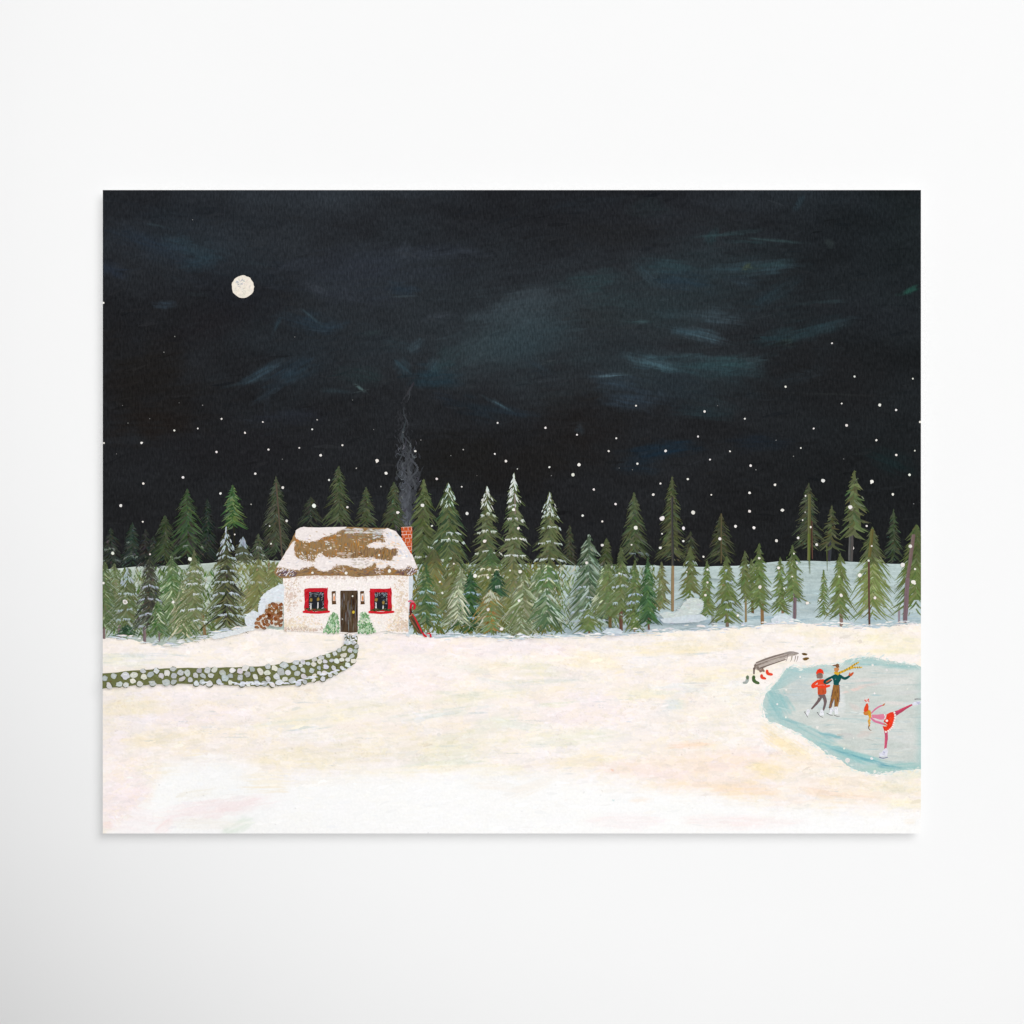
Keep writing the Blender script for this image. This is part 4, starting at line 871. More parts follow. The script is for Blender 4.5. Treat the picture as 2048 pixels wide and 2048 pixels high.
# ---------------------------------------------------------------- cottage
WALLC = (250, 242, 237)
s = Paint()
s.poly(P('B', [(1385, 1100), (1432, 1100), (1425, 1300), (1400, 1330), (1392, 1500), (1400, 1640), (1370, 1630)]), (216, 222, 228), irr=.6, sub=4)
wl = P('B', [(292, 1085), (1398, 1085), (1394, 1400), (1388, 1610), (1300, 1612), (1190, 1585), (1100, 1605), (700, 1608), (420, 1590), (300, 1584), (296, 1400)])
s.poly(wl, WALLC, irr=.5, sub=6)
def stipple(cx, cy, sx, sy, col, n, r=1.2):
    for i in range(int(n * .65)):
        x, y = random.gauss(cx, sx), random.gauss(cy, sy)
        if not (300 < x < 1390 and 1095 < y < 1590): continue
        (px, py), = P('B', [(x, y)])
        s.blob(px, py, random.uniform(.4, r), random.uniform(.4, r), jit(mix(col, WALLC, random.choice([.3, .5, .7])), 7), irr=.3, n=6)
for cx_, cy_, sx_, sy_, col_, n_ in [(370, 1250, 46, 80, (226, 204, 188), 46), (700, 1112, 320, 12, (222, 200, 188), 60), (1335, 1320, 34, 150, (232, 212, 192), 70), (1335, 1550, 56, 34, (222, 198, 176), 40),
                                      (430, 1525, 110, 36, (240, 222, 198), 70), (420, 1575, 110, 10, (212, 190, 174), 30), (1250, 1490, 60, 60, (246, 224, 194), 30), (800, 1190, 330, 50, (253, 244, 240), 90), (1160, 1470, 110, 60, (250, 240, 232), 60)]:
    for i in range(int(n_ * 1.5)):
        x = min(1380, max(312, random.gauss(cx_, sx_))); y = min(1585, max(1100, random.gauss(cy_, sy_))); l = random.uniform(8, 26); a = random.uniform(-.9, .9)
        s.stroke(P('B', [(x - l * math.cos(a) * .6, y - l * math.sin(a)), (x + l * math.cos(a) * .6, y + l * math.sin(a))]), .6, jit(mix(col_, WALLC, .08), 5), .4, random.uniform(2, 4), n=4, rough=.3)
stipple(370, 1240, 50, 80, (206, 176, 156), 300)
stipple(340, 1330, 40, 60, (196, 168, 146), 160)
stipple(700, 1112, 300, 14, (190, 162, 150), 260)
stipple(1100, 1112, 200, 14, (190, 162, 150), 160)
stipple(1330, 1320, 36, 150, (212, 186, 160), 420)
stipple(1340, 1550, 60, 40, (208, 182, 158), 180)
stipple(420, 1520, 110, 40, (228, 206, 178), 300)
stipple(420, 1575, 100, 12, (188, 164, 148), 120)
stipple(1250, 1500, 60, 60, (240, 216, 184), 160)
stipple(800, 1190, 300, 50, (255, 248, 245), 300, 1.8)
stipple(560, 1470, 120, 60, (252, 240, 226), 200, 1.8)
stipple(1150, 1450, 110, 70, (252, 240, 230), 200, 1.8)
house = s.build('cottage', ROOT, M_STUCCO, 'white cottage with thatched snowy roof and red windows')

# roof
s = Paint()
ROOF = P('B', [(405, 705), (430, 685), (470, 676), (600, 682), (880, 674), (1060, 684), (1210, 684), (1280, 715), (1340, 785), (1380, 850), (1425, 920), (1452, 985), (1472, 1030), (1466, 1075),
               (1430, 1100), (1390, 1106), (1200, 1100), (1020, 1108), (940, 1116), (860, 1104), (700, 1106), (560, 1100), (420, 1108), (330, 1124), (270, 1124), (228, 1100), (212, 1072), (236, 1030), (258, 985), (282, 950), (305, 910), (340, 850), (372, 780)])
s.poly(ROOF, (152, 122, 84), irr=.6, sub=4)
def dabs(box_, col, n, ang, l0, l1, w_, j=9, inside=None):
    for i in range(n):
        x = random.uniform(box_[0], box_[2]); y = random.uniform(box_[1], box_[3])
        a = math.radians(ang + random.uniform(-14, 14)); l = random.uniform(l0, l1)
        q = P('B', [(x - l * math.cos(a), y - l * math.sin(a)), (x + l * math.cos(a), y + l * math.sin(a))])
        if inside is not None and max(sdf(np.array([q[0][0], q[1][0]]), np.array([q[0][1], q[1][1]]), inside)) > -1: continue
        s.stroke(q, .5, jit(col, j), .4, random.uniform(.6, w_), n=3)
dabs((390, 700, 1320, 990), (166, 116, 56), 260, 92, 8, 26, 1.8, 12, ROOF)
dabs((390, 700, 1320, 990), (130, 110, 84), 260, 92, 8, 26, 1.8, 9, ROOF)
dabs((380, 740, 800, 800), (176, 116, 54), 60, -15, 12, 30, 2.2, 10, ROOF)
dabs((620, 700, 1160, 790), (146, 128, 104), 70, -5, 14, 34, 2.4, 8, ROOF)
dabs((840, 850, 1280, 960), (120, 96, 72), 90, 92, 10, 24, 1.4, 8, ROOF)
dabs((230, 1040, 1470, 1100), (124, 100, 84), 160, 0, 10, 26, 2, 9, ROOF)
dabs((230, 1060, 420, 1110), (104, 84, 92), 50, -4, 10, 22, 2, 7, ROOF)
dabs((1300, 1030, 1465, 1100), (112, 90, 92), 50, 2, 10, 20, 2, 7, ROOF)
dabs((480, 1030, 1350, 1095), (170, 116, 60), 60, -20, 8, 20, 1.6, 10, ROOF)
dabs((330, 760, 400, 900), (180, 112, 52), 30, -60, 8, 16, 1.6, 10, ROOF)
roof = s.build('roof', house, label='thatched brown roof under patches of snow')
s = Paint()
SN = (243, 234, 231)
SN_POLYS = [
    [(405, 708), (432, 686), (470, 676), (600, 682), (850, 676), (838, 690), (800, 700), (740, 736), (690, 752), (640, 770), (590, 792), (530, 806), (470, 800), (420, 785), (396, 760)],
    [(1165, 700), (1210, 684), (1280, 715), (1340, 785), (1380, 850), (1425, 920), (1452, 985), (1472, 1030), (1440, 1042), (1400, 1012), (1375, 1030), (1350, 1052), (1290, 1046), (1245, 1030), (1215, 1008), (1190, 1036),
     (1140, 1042), (1112, 1020), (1100, 985), (1070, 1010), (1010, 1038), (930, 1036), (890, 1022), (850, 1012), (800, 1010), (752, 1016), (715, 1050), (660, 1064), (606, 1058), (575, 1036), (552, 1014), (510, 1032), (470, 1028), (430, 1056),
     (370, 1052), (325, 1042), (270, 1032), (232, 1032), (258, 985), (290, 940), (330, 872), (372, 812), (396, 800), (386, 880), (400, 930), (440, 962), (520, 976), (570, 985), (570, 960), (600, 912), (630, 906), (660, 936), (700, 948),
     (760, 940), (830, 952), (920, 950), (1060, 944), (1140, 964), (1240, 972), (1262, 940), (1300, 915), (1300, 872), (1270, 858), (1240, 870), (1180, 852), (1120, 862), (1040, 858), (1030, 840), (1070, 816), (1130, 808), (1190, 810), (1180, 770), (1160, 735)],
]
for p_ in SN_POLYS: s.poly(P('B', p_), SN, irr=.5, sub=3)
for q in SN_POLYS:
    pq = P('B', q)
    dabs((210, 670, 1480, 1070), (255, 246, 242), 150, 8, 10, 30, 3.4, 4, pq)
    dabs((210, 670, 1480, 1070), (228, 222, 224), 110, -12, 8, 24, 2.4, 6, pq)
    dabs((900, 920, 1130, 1030), (206, 196, 186), 60, 0, 8, 26, 2.6, 8, pq)
    dabs((1030, 810, 1320, 1010), (246, 216, 180), 60, 10, 8, 22, 2, 8, pq)
    dabs((1190, 690, 1430, 950), (222, 226, 236), 60, 55, 8, 26, 2.6, 6, pq)
for q in SN_POLYS:      # half covered thatch along the edge of the snow
    for i in range(len(q)):
        (ax, ay), (bx, by) = q[i], q[(i + 1) % len(q)]; ln = math.hypot(bx - ax, by - ay)
        for j in range(int(ln / 9)):
            t = random.random(); x = ax + (bx - ax) * t + random.gauss(0, 5); y = ay + (by - ay) * t + random.gauss(0, 5); l = random.uniform(4, 11)
            (px_, py_), = P('B', [(x, y)])
            if sdf(np.array([px_]), np.array([py_]), ROOF)[0] > -2.5: continue
            a_ = math.atan2(by - ay, bx - ax) + random.gauss(0, .5)
            s.stroke(P('B', [(x - l * math.cos(a_), y - l * math.sin(a_)), (x + l * math.cos(a_), y + l * math.sin(a_))]), .4, jit(mix(SN, (164, 128, 88), random.choice([.05, .15, .35, .6])), 6), .3, random.uniform(.8, 2), n=3, rough=.3)
dabs((840, 690, 1170, 730), (206, 198, 192), 70, -2, 12, 36, 2.4, 12, ROOF)
dabs((420, 700, 1300, 980), (206, 186, 164), 70, 20, 6, 16, 2.6, 10, ROOF)
dabs((1080, 720, 1160, 780), (206, 204, 206), 22, 10, 6, 18, 2.4, 10, ROOF)
dabs((640, 800, 700, 830), (220, 212, 206), 10, 0, 4, 12, 2.4, 10, ROOF)
dabs((420, 900, 560, 970), (226, 218, 212), 40, 60, 4, 12, 1.4, 10, ROOF)
dabs((770, 900, 890, 940), (196, 178, 160), 26, 0, 8, 22, 2.8, 8, ROOF)
dabs((220, 1050, 380, 1100), (226, 220, 226), 26, -45, 8, 18, 1.4, 8, ROOF)
dabs((730, 1020, 860, 1080), (206, 186, 170), 26, 20, 5, 14, 1.6, 10, ROOF)
dabs((1100, 1040, 1180, 1090), (214, 200, 190), 18, 30, 5, 12, 1.4, 10, ROOF)
dabs((1380, 1020, 1470, 1100), (228, 224, 230), 26, -50, 5, 14, 1.4, 8, None)
s.build('snow', roof)

# chimney
s = Paint()
CH = P('B', [(1328, 676), (1424, 674), (1424, 790), (1422, 915), (1412, 905), (1376, 846), (1338, 786)])
s.poly(CH, (196, 88, 44), irr=.5, sub=3)
mc = (230, 196, 186)
for y in (676, 712, 742, 774, 808, 846, 880):
    xl = 1330 if y < 780 else 1338 + (y - 786) * .62
    s.stroke(P('B', [(xl, y + 3), (1424, y - 2)]), 1.0, jit(mc, 8), .9, n=4, rough=.3)
for y, xs_ in ((690, (1350, 1388, 1418)), (726, (1342, 1372, 1408)), (757, (1352, 1392, 1420)), (790, (1366, 1402)), (826, (1386, 1416)), (862, (1402, 1420))):
    for x in xs_: s.stroke(P('B', [(x, y - 12), (x + 2, y + 14)]), .9, jit(mc, 8), .8, n=3, rough=.3)
for i in range(40):
    x = random.uniform(1335, 1420); y = random.uniform(690, 890)
    if sdf(np.array([P('B', [(x, y)])[0][0]]), np.array([P('B', [(x, y)])[0][1]]), CH)[0] < -1.5:
        s.stroke(P('B', [(x - 8, y), (x + 8, y)]), .5, jit((190, 82, 36), 14), .4, 1.4, n=3)
s.build('chimney', house, label='red brick chimney with pale mortar')

# door
s = Paint(); D_ = P('B', [(797, 1236), (944, 1234), (947, 1420), (942, 1600), (868, 1604), (800, 1598), (794, 1420)])
s.poly(D_, (84, 66, 50), irr=.4, sub=4)
for i in range(90):
    x = random.uniform(806, 936); y = random.uniform(1270, 1570); l = random.uniform(20, 70)
    c = random.choice([(110, 102, 98), (98, 82, 66), (60, 46, 34), (120, 116, 118), (74, 56, 40), (48, 38, 30)])
    s.stroke(P('B', [(x, max(1240, y - l)), (x + random.uniform(-4, 4), y), (x, min(1596, y + l))]), .5, jit(c, 6), .4, random.uniform(.6, 1.8), n=5)
for x in (797, 945): s.stroke(P('B', [(x, 1240), (x, 1598)]), 1.4, (58, 44, 34), 1.2, n=6, rough=.2)
s.stroke(P('B', [(798, 1238), (944, 1236)]), 1.4, (72, 52, 36), 1.2, n=4)
door = s.build('door', house, label='brown plank door')
door_blob = Paint(); (hx, hy), = P('B', [(909, 1423)]); door_blob.blob(hx, hy, 2.7, 3.1, (196, 166, 44), irr=.15, n=10, col2=(222, 196, 80))
ko = door_blob.build('door_knob', house)

def window(x0, y0, x1, y1, sx0, sx1, candles):
    s = Paint()
    s.poly(P('B', [(x0, y0), (x1, y0 - 6), (x1 + 4, y1), (x0 - 2, y1)]), (190, 34, 46), irr=1.0, sub=5)
    for i in range(40):
        e = random.choice('lrt')
        a = random.uniform(0, 1)
        if e == 't': q = [(x0 + (x1 - x0) * a - 12, y0 + random.uniform(6, 30)), (x0 + (x1 - x0) * a + 12, y0 + random.uniform(6, 30))]
        elif e == 'l': q = [(x0 + random.uniform(4, 30), y0 + (y1 - y0) * a - 14), (x0 + random.uniform(4, 30), y0 + (y1 - y0) * a + 14)]
        else: q = [(x1 - random.uniform(4, 30), y0 + (y1 - y0) * a - 14), (x1 - random.uniform(4, 30), y0 + (y1 - y0) * a + 14)]
        s.stroke(P('B', q), .5, jit((202, 32, 46), 12), .4, 1.4, n=3)
    s.poly(P('B', [(x0 + 38, y0 + 32), (x1 - 34, y0 + 30), (x1 - 32, y1 - 18), (x0 + 36, y1 - 18)]), (38, 40, 46), irr=.5, sub=5)
    for i in range(90):    # frost round the dark pane
        a = random.random(); e = random.choice('lrtt')
        gx0, gx1, gy0, gy1 = x0 + 42, x1 - 38, y0 + 36, y1 - 24
        if e == 't': q = (gx0 + (gx1 - gx0) * a, gy0 + abs(random.gauss(0, 14)))
        elif e == 'l': q = (gx0 + abs(random.gauss(0, 9)), gy0 + (gy1 - gy0) * a)
        else: q = (gx1 - abs(random.gauss(0, 12)), gy0 + (gy1 - gy0) * a)
        (px, py), = P('B', [q]); s.blob(px, py, random.uniform(.4, 1.1), random.uniform(.4, 1.1), jit((150, 156, 164), 22), irr=.3, n=6)
    for cx_, cy_, cl in candles:
        (px, py), = P('B', [(cx_, cy_)])
        s.blob(px, py, 3.2, 4.2, (124, 104, 52), irr=.2, n=9, col2=(170, 138, 70))
        s.stroke(P('B', [(cx_ - 2, cy_ + 28), (cx_ - 3, cy_ + 28 + cl)]), 2.0, (226, 224, 220), 2.6, n=4, rough=.2)
    for i in range(46):    # greenery on the sill
        x = random.uniform(x0 + 8, x1 - 4); y = y1 - 14 + random.gauss(0, 6)
        s.stroke(P('B', [(x - 9, y + random.uniform(-5, 5)), (x + 9, y + random.uniform(-5, 5))]), .5, jit((66, 80, 50), 14), .4, 1.8, n=3)
    wn = s.build('window', house, label='red framed window with candles on the sill')
    f = Paint()
    f.stroke(P('B', [(sx0, y1 + 4), ((sx0 + sx1) / 2, y1 + 12), (sx1, y1 + 2)]), 4.6, (212, 38, 48), 4.4, n=10, rough=.15)
    f.build('window_sill', house)
window(480, 1216, 684, 1416, 470, 698, [(538, 1318, 52), (600, 1310, 56)])
window(1056, 1218, 1244, 1418, 1046, 1262, [(1110, 1316, 50), (1172, 1340, 30)])
for lx in (738, 988):
    s = Paint()
    s.poly(P('B', [(lx - 20, 1244), (lx + 16, 1240), (lx + 22, 1352), (lx - 18, 1356)]), (98, 68, 42), irr=.6, sub=3)
    s.poly(P('B', [(lx - 10, 1262), (lx + 10, 1260), (lx + 12, 1325), (lx - 10, 1325)]), (240, 226, 216), irr=.5, sub=2)
    s.stroke(P('B', [(lx + 2, 1276), (lx + 1, 1322)]), 1.0, (222, 130, 52), 1.6, 1.6, n=4)
    s.stroke(P('B', [(lx - 16, 1243), (lx + 14, 1240)]), 1.6, (66, 46, 34), 1.4, n=3)
    s.stroke(P('B', [(lx - 16, 1352), (lx + 20, 1350)]), 2.0, (80, 56, 36), 1.6, n=3)
    s.build('lantern', house, label='small brown wall lantern with a glowing orange flame')

# shrubs by the door
def shrub(cx, pts, n, cols):
    s = Paint(); q = P('B', pts)
    xs_ = [a for a, b in q]; ys_ = [b for a, b in q]; k = 0
    while k < n:
        x = random.uniform(min(xs_), max(xs_)); y = random.uniform(min(ys_), max(ys_)); k += 1
        if sdf(np.array([x]), np.array([y]), q)[0] > 1: continue
        a = random.uniform(.6, 2.5); l = random.uniform(1.5, 3.6)
        s.stroke([(x - l * math.cos(a), y - l * math.sin(a)), (x + l * math.cos(a), y + l * math.sin(a))], .5, jit(random.choice(cols), 8), .4, random.uniform(1.8, 3.4), n=3)
    s.build('shrub', ROOT, label='small green shrub beside the cottage door')
GS = [(112, 158, 110), (130, 172, 124), (172, 200, 164), (100, 142, 94), (216, 224, 206), (190, 212, 182)]
shrub(730, [(700, 1470), (735, 1432), (768, 1450), (775, 1520), (790, 1600), (700, 1610), (645, 1590), (680, 1540)], 420, GS)
shrub(1000, [(975, 1440), (1010, 1425), (1040, 1450), (1050, 1500), (1075, 1560), (1105, 1595), (1040, 1610), (955, 1600), (950, 1540), (968, 1490)], 480, GS)

# snow covered log pile
mound('A', [(1478, 1390), (1490, 1340), (1520, 1270), (1570, 1235), (1640, 1190), (1690, 1175), (1708, 1200), (1700, 1350), (1640, 1370), (1560, 1390), (1510, 1450), (1490, 1480)], (226, 232, 238), 110, 7, 'snow drift on top of the log pile')
mound('A', [(1360, 1480), (1385, 1440), (1440, 1408), (1480, 1425), (1498, 1480), (1470, 1510), (1450, 1560), (1400, 1570), (1370, 1530)], (220, 226, 232), 70)
mound('A', [(1060, 1640), (1130, 1610), (1250, 1585), (1400, 1545), (1450, 1560), (1440, 1580), (1250, 1630), (1100, 1660)], (226, 230, 232), 60)
s = Paint(); LP = P('A', [(1450, 1570), (1455, 1490), (1500, 1450), (1540, 1420), (1550, 1360), (1600, 1340), (1660, 1332), (1698, 1350), (1694, 1500), (1690, 1550), (1640, 1555), (1580, 1540), (1530, 1580)])
s.poly(LP, (214, 206, 196), irr=.6, sub=3)
pts = []
for i in range(6000):
    x = random.uniform(325, 1000); x = random.uniform(510, 568); y = random.uniform(1203, 1262)
    if sdf(np.array([x]), np.array([y]), LP)[0] > -2.0: continue
    if all((x - a) ** 2 + (y - b) ** 2 > 5.5 ** 2 for a, b in pts): pts.append((x, y))
for x, y in pts:
    c = jit(random.choice([(134, 84, 46), (118, 76, 48), (148, 104, 72), (126, 74, 34)]), 8)
    s.blob(x, y, random.uniform(3.4, 4.9), random.uniform(2.9, 3.9), c, rot=random.uniform(0, 3), irr=.22, n=9, col2=mix(c, (184, 138, 108), random.choice([0, .5, .8])))
s.build('log_pile', ROOT, label='pile of brown cut logs at the left end of the cottage')

# sledge leaning on the wall and the red hook above it
s = Paint()
s.poly(P('B', [(1395, 1470), (1412, 1448), (1440, 1450), (1470, 1500), (1505, 1565), (1518, 1600), (1500, 1618), (1470, 1598), (1430, 1540)]), (102, 76, 54), irr=.5, sub=3)
for i in range(16):
    t = random.uniform(-14, 14)
    s.stroke(P('B', [(1412 + t, 1470), (1450 + t, 1530), (1490 + t * .6, 1596)]), .5, jit(random.choice([(70, 52, 40), (126, 96, 66), (90, 66, 48)]), 6), .4, 1.0, n=5)
s.stroke(P('B', [(1396, 1462), (1430, 1440)]), 2.4, (190, 130, 84), 2, n=3)
sl = s.build('sledge', ROOT, label='brown wooden sledge with red runners leaning beside the cottage')
s = Paint()
s.stroke(P('B', [(1425, 1440), (1452, 1480), (1490, 1560), (1522, 1612), (1552, 1638)]), 2.0, (196, 40, 52), 2.6, 1.0, n=12)
s.stroke(P('B', [(1518, 1600), (1530, 1632), (1552, 1640)]), 3.4, (206, 40, 54), 2, n=6)
s.stroke(P('B', [(1588, 1640), (1584, 1618), (1564, 1608), (1552, 1620)]), 4.0, (206, 40, 54), 1, n=8)
s.stroke(P('B', [(1512, 1585), (1520, 1602)]), 2, (50, 40, 40), 2, n=3)
s.build('runner', sl)
s = Paint()
s.stroke(P('B', [(1412, 1432), (1412, 1380), (1420, 1350), (1440, 1350), (1448, 1375), (1440, 1396)]), 4.0, (200, 38, 54), 3.6, 1, n=18)
s.stroke(P('B', [(1392, 1330), (1415, 1324), (1440, 1336)]), 3.0, (222, 118, 140), 2.6, 1, n=6)
s.stroke(P('B', [(1412, 1395), (1410, 1446)]), 3.6, (96, 40, 36), 3.0, n=4)
s.stroke(P('B', [(1418, 1412), (1424, 1428)]), 2, (36, 30, 30), 2, n=3)
s.build('red_hook', ROOT, label='red and pink curled hook hanging above the sledge')
print('cottage done')

# ---------------------------------------------------------------- stone path
PATH = P('J', [(58, 246), (200, 232), (350, 221), (560, 219), (700, 216), (820, 208), (920, 196), (1010, 180), (1080, 158), (1140, 138), (1165, 118), (1176, 100), (1178, 72), (1232, 72),
               (1232, 120), (1230, 165), (1212, 205), (1160, 238), (1090, 270), (1010, 288), (920, 298), (800, 303), (600, 298), (420, 294), (300, 296), (180, 302), (90, 312), (58, 316)])
s = Paint(); s.poly(PATH, (110, 114, 72), irr=.9, sub=4)
for i in range(700):
    x = random.uniform(206, 716); y = random.uniform(1272, 1376)
    if sdf(np.array([x]), np.array([y]), PATH)[0] > -1: continue
    a = random.uniform(-.6, .6)
    s.stroke([(x - 3 * math.cos(a), y - 3 * math.sin(a)), (x + 3 * math.cos(a), y + 3 * math.sin(a))], .5, jit(random.choice([(116, 118, 74), (96, 100, 62), (100, 90, 56), (128, 130, 92)]), 8), .4, 1.8, n=3)
pts = []
for i in range(16000):
    x = random.uniform(206, 716); y = random.uniform(1284, 1376)
    if sdf(np.array([x]), np.array([y]), PATH)[0] > -1.6: continue
    md = (13.0 if x < 600 else 10.2) * (.78 + .4 * vnoise(np.array([x / 7]), np.array([y / 7]), 3)[0])
    if all((x - a) ** 2 + ((y - b) * 1.12) ** 2 > (md * .55 + c_ * .45) ** 2 for a, b, c_ in pts): pts.append((x, y, md))
for x, y, md in pts:
    r = md * random.uniform(.46, .56); c = jit(random.choice([(202, 205, 202), (218, 219, 214), (190, 194, 194), (224, 221, 208), (182, 186, 184), (210, 212, 216)]), 7)
    s.blob(x, y + .8, r * 1.12, r * .98, (92, 94, 62), rot=0, irr=.1, n=10); s.blob(x, y, r * random.uniform(.9, 1.2), r * random.uniform(.74, .98), c, rot=random.uniform(-.6, 1.2), irr=.2, n=11, col2=mix(c, (238, 238, 238), random.choice([.1, .3, .6])))
    for k in range(3):
        a = random.uniform(-.4, .9)
        s.stroke([(x - r * .5 + random.uniform(-1, 1), y + random.uniform(-r, r) * .5), (x + r * .5, y + random.uniform(-r, r) * .5)], .4, jit(c, 12), .3, .9, n=3)
# snow dusted step below the door
for i in range(70):
    x = random.uniform(826, 940); y = random.uniform(1612, 1700)
    s.stroke(P('B', [(x - 10, y), (x + 10, y + random.uniform(-4, 4))]), .5, jit(random.choice([(214, 218, 226), (232, 232, 236), (196, 200, 206)]), 8), .4, 2.0, n=3)
for i in range(24):
    x = random.uniform(835, 900); y = random.choice([1618, 1640, 1652]) + random.uniform(-7, 7)
    s.stroke(P('B', [(x - 6, y), (x + 6, y + random.uniform(-4, 4))]), .5, jit((96, 92, 62), 8), .4, 1.6, n=3)
for i in range(60):   # blue-white snow drifting over the lower edge of the bend
    t = random.random(); q = P('J', [(520 + t * 680, 290 - max(0, t - .6) * 190)])[0]
    s.stroke([(q[0] - 5, q[1] + random.uniform(-3, 3)), (q[0] + 5, q[1] + random.uniform(-3, 2))], .5, jit((226, 230, 238), 7), .4, 2.2, n=4)
s.build('stone_path', ROOT, label='curved path of pale round stones set in moss')

# ---------------------------------------------------------------- bench, boots and the skaters
def St(s, pts, w0, col, w1=None, belly=0, n=None, rough=.08):
    k = FR['G'][2]
    s.stroke(P('G', pts), w0 * k, col, (w0 if w1 is None else w1) * k, belly * k, n=n, rough=rough)
def Pl(s, pts, col, irr=.3, sub=3): s.poly(P('G', pts), col, irr=irr, sub=sub)
def Bl(s, x, y, rx, ry, col, rot=0, irr=.08, n=14, col2=None):
    k = FR['G'][2]; (a, b), = P('G', [(x, y)]); s.blob(a, b, rx * k, ry * k, col, math.radians(rot), irr, n, col2)
BG = (134, 120, 112)
s = Paint()
Pl(s, [(182, 292), (205, 266), (340, 214), (490, 172), (545, 166), (612, 178), (590, 196), (500, 212), (480, 238), (330, 292), (262, 330), (225, 344), (196, 332)], (190, 178, 170)); St(s, [(205, 268), (340, 218), (500, 172)], 12, BG, 12, 6); St(s, [(480, 178), (545, 170), (612, 178)], 18, (158, 148, 142), 12, 12)
St(s, [(190, 300), (330, 250), (500, 196), (580, 186)], 18, (140, 126, 116), 8, 2); St(s, [(240, 322), (330, 290), (490, 236)], 14, (120, 104, 94), 8)
St(s, [(196, 286), (190, 330)], 18, (128, 112, 102), 14); St(s, [(215, 310), (235, 340)], 30, (136, 122, 112), 16)
St(s, [(260, 316), (275, 336)], 14, (116, 100, 92), 10)
for x in (500, 545, 580, 602): St(s, [(x + 6, 205), (x, 235), (x - 10, 258)], 10, jit((160, 146, 136), 8), 3)
for i in range(16):
    t = random.random(); St(s, [(200 + 330 * t, 300 - 112 * t + random.uniform(-14, 14)), (260 + 330 * t, 280 - 112 * t + random.uniform(-14, 14))], 2, jit((196, 186, 178), 10), 2)
bench = s.build('bench', ROOT, label='grey brown wooden bench in the snow by the pond')
s = Paint(); St(s, [(184, 318), (183, 376)], 18, (110, 94, 86), 14); s.build('leg', bench)
def boot(pts, w0, col, label):
    s = Paint(); St(s, pts, w0, col, w0 * .8, 6, n=12)
    for i in range(6):
        a = random.randrange(len(pts) - 1); St(s, [pts[a], pts[a + 1]], 3, jit(col, 14), 2, 4)
    s.build('boot', ROOT, label=label)
boot([(122, 398), (120, 430), (108, 456), (80, 462)], 28, (168, 176, 172), 'grey boot')
boot([(118, 400), (122, 425)], 26, (112, 128, 100), 'grey green boot top')
boot([(182, 398), (180, 430), (196, 452), (230, 466)], 30, (74, 100, 58), 'dark green boot')
boot([(242, 352), (262, 340), (282, 350)], 22, (150, 122, 108), 'small brown boot under the bench')
boot([(256, 386), (262, 410), (296, 422)], 26, (232, 76, 52), 'red boot nearer the bench')
boot([(308, 342), (318, 372), (360, 382)], 26, (234, 72, 48), 'red boot farther along')
s = Paint(); Bl(s, 672, 184, 30, 12, (112, 88, 46), 8, .15, col2=(92, 66, 30)); s.build('shoe', ROOT, label='upper brown shoe in the snow')
s = Paint(); Bl(s, 684, 230, 32, 14, (128, 98, 56), -12, .15, col2=(104, 76, 36)); s.build('shoe', ROOT, label='lower brown shoe in the snow')

def skate(s, ax, ay, tx, ty, bl, blade=(84, 72, 82)):
    Bl(s, ax, ay, 17, 22, (232, 233, 240), 0, .08); Pl(s, [(ax - 16, ay), (ax + 14, ay - 4), (tx + 14, ty + 2), (tx + 10, ty + 22), (tx - 18, ty + 22), (ax - 18, ay + 16)], (238, 239, 244))
    St(s, bl, 5, blade, 4); 
    for i in range(4): St(s, [(ax + random.uniform(-12, 8), ay + random.uniform(-14, 14)), (ax + random.uniform(0, 16), ay + random.uniform(-8, 20))], 2.4, (190, 190, 206), 2)
# person in the red hat
s = Paint()
Bl(s, 818, 392, 31, 30, (130, 108, 98), 0, .05); Pl(s, [(788, 388), (846, 388), (848, 412), (838, 420), (796, 420), (788, 410)], (142, 116, 108))
Pl(s, [(800, 440), (850, 425), (885, 440), (880, 500), (880, 570), (842, 578), (800, 574), (796, 510)], (222, 78, 46))
person1 = s.build('person', ROOT, label='skater in a red hat, red jumper and grey trousers')
s = Paint()
St(s, [(832, 572), (818, 615), (796, 650), (740, 714)], 40, (114, 98, 98), 14, 4, n=14); St(s, [(846, 574), (868, 620), (870, 665), (852, 728)], 38, (116, 100, 100), 16, 4, n=14)
Pl(s, [(802, 570), (866, 566), (872, 590), (806, 592)], (112, 96, 98))
s.build('trousers', person1)
s = Paint()
Pl(s, [(798, 436), (820, 428), (852, 428), (880, 438), (884, 476), (800, 480)], (232, 76, 44))
Pl(s, [(798, 512), (882, 512), (884, 552), (876, 572), (838, 578), (802, 574)], (206, 86, 50))
for i in range(16): x = random.uniform(804, 872); St(s, [(x, 530), (x + 4, 570)], 3, jit((196, 84, 50), 10), 2, 3)
St(s, [(806, 440), (770, 466), (748, 490), (756, 508)], 22, (230, 74, 42), 24, 4, n=12)
St(s, [(756, 502), (800, 490), (850, 503), (914, 489)], 24, (238, 72, 42), 20, 6, n=14); St(s, [(800, 486), (840, 482), (866, 486)], 3, (240, 180, 168), 3)
s.build('jumper', person1)
s = Paint(); Pl(s, [(784, 380), (784, 356), (796, 334), (820, 324), (842, 332), (856, 356), (856, 382), (838, 366), (808, 366), (792, 382)], (236, 70, 38)); Bl(s, 820, 346, 18, 14, (246, 52, 36)); s.build('hat', person1)
